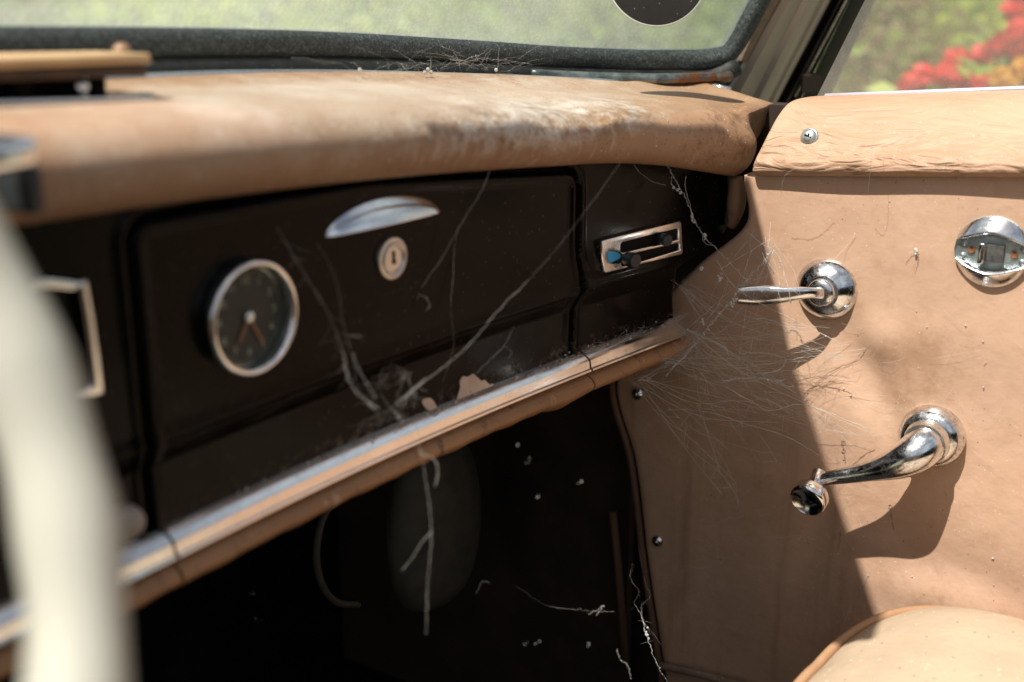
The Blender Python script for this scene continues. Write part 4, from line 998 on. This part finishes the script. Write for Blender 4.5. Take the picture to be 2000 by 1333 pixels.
for i in range(26):
    x, y = rng.uniform(1560, 1990), rng.uniform(600, 900); L_ = rng.uniform(15, 110); an = rng.normal(0, .5)
    strand(m9, [onD(x, y), onD(x+L_*.5*math.cos(an), y+L_*.5*math.sin(an)+rng.normal(0, 5), .004), onD(x+L_*math.cos(an), y+L_*math.sin(an))], rng.uniform(.00008, .00016), .0003, None, 1, 4)
for i in range(30): m9.add(*ball(onD(rng.uniform(1500, 1990), rng.uniform(380, 1180), .0008), rng.uniform(.0003, .0008), 5, rng.uniform(.5, 1.6, 3)))
for i in range(16):
    x, y = rng.uniform(1300, 1620), rng.uniform(880, 1130); L_ = rng.uniform(30, 120); an = rng.normal(.1, .6)
    strand(m9, [onD(x, y, .01), onD(x+L_*math.cos(an), y+L_*math.sin(an), .004)], rng.uniform(.00008, .00016), .0004, None, 2, 4, sag=.004)
strand(m9, [onD(1285, 1080, .01), onD(1300, 1060, .01), onD(1320, 1045, .01), onD(1400, 1020, .01), onD(1460, 1000, .008)], .0002, .0005, 40, 5)
strand(m9, [onD(1570, 1035, .006), onD(1582, 1048, .006), onD(1594, 1053, .006)], .0004, .0004, 14, 3)
strand(m9, [onD(1700, 1110), onD(1670, 1170, .004), onD(1640, 1250, .01)], .00032, .0005, 40, 3)
web('scattered short threads and fluff clinging to the tan door panel around the crank', m9, 'dust_fluff', True)
# 10 tuft along the windscreen gasket
m10 = M()
for i in range(70):
    x = rng.normal(880, 95); y = rng.normal(135, 10); L_ = abs(rng.normal(50, 35)); an = rng.uniform(-2.8, .3)
    Yk = .565; strand(m10, [onY(x, y, Yk), onY(x+L_*.5*math.cos(an), y+L_*.25*math.sin(an)-4, Yk+.004), onY(x+L_*math.cos(an), y+L_*.5*math.sin(an), Yk+.01)], rng.uniform(.00008, .0002), .0008, None, rng.integers(0, 3), 4)
strand(m10, [onY(890, 124, .56), onY(950, 116, .56), onY(1010, 122, .56), onY(1038, 126, .56)], .0003, .0012, 50, 14)
strand(m10, [onY(895, 122, .56), onY(920, 112, .56), onY(935, 108, .56)], .0003, .001, 20, 5)
for x, y in ((703, 137), (830, 142), (842, 142), (836, 136), (969, 137)): m10.add(*ball(onY(x, y, .57), .0016, 6))
web('fluffy web heap on the windscreen gasket above the middle of the pad', m10)
m10 = M(); strand(m10, [wp(1478, 160, .02), wp(1480, 140, .02), wp(1495, 138, .02), wp(1515, 147, .02), wp(1535, 150, .02)], .00035, .0006, 50, 8); strand(m10, [wp(1490, 141, .02), wp(1512, 145, .02), wp(1538, 146, .015)], .0002, .0006, 30, 3)
web('small web draped across the foot of the windscreen pillar', m10)
# 11 footwell webs
m11 = M()
strand(m11, D_([(1235, 1100), (1232, 1130), (1248, 1160), (1240, 1172), (1255, 1210), (1265, 1245), (1280, 1290), (1305, 1335)], (.98, .95)), .00045, .0012, 80, 18)
strand(m11, D_([(1258, 1125), (1262, 1145), (1270, 1168), (1255, 1180), (1258, 1220), (1266, 1250)], .97), .00035, .0012, 60, 12)
for _ in range(10): m11.add(*ball(dep(1265+rng.normal(0, 3), 1240+rng.normal(0, 8), .96), .0011, 5))
for _ in range(12): a0 = (rng.normal(1250, 10), rng.uniform(1100, 1300)); strand(m11, D_([a0, (a0[0]+rng.normal(0, 30), a0[1]+rng.normal(0, 30))], .97), .00012, .0005, None, 1, 4)
web('ragged bright web trailing down the front edge of the door into the footwell', m11)
m11 = M()
strand(m11, D_([(1008, 1145), (1030, 1160), (1060, 1180), (1120, 1190), (1165, 1195), (1200, 1195)], .86), .00012, .0012, 60, 14)
strand(m11, D_([(1150, 1200), (1168, 1190), (1178, 1182), (1165, 1202)], .86), .0003, .0010, 24, 5)
strand(m11, D_([(1205, 1268), (1213, 1290), (1225, 1300), (1232, 1325)], .86), .0004, .0008, 24, 5)
strand(m11, D_([(930, 1160), (945, 1135), (958, 1140)], .8), .0004, .0006, 14, 4)
for q in ((1132, 940), (1048, 972), (490, 1158), (500, 1212), (1025, 1262), (1048, 1258), (1010, 870), (1150, 1262), (1030, 900)):
    for _ in range(3): m11.add(*ball(dep(q[0]+rng.normal(0, 4), q[1]+rng.normal(0, 3), .75), rng.uniform(.0002, .0005), 5, rng.uniform(.4, 1.6, 3)))
web('sparse threads and pale crumbs hanging in the black footwell', m11, 'dust_crumbs', True)
# 12 dust tufts on the rail's top edge
m12 = M()
def railpt(X, h, o=.005): return np.array([X, float(fy(X))-o, float(zrail(X))+.006+h])
for i in range(100):
    X = rng.choice([rng.normal(.785, .012), rng.normal(.895, .008), rng.uniform(.55, .90), rng.normal(.83, .015)]); h = abs(rng.normal(0, .003))+.0006
    if X > .9: X = .9
    strand(m12, [railpt(X, 0, .003), railpt(X+rng.normal(0, .004), h*.6, .004), railpt(X+rng.normal(0, .006), h, .002)], rng.uniform(.0001, .00022), .0004, 6, 1, 4)
for i in range(90):
    X = rng.uniform(.42, .90); m12.add(*ball(railpt(X, rng.random()**3*.006, rng.uniform(0, .006)), rng.uniform(.0003, .0009), 5, rng.uniform(.6, 1.6, 3)))
strand(m12, D_([(1120, 632), (1155, 652), (1175, 672), (1182, 680)], .95), .0002, .0004, 20, 2)
web('fine dust fluff gathered along the top of the chrome rail', m12, 'dust_fluff', True)
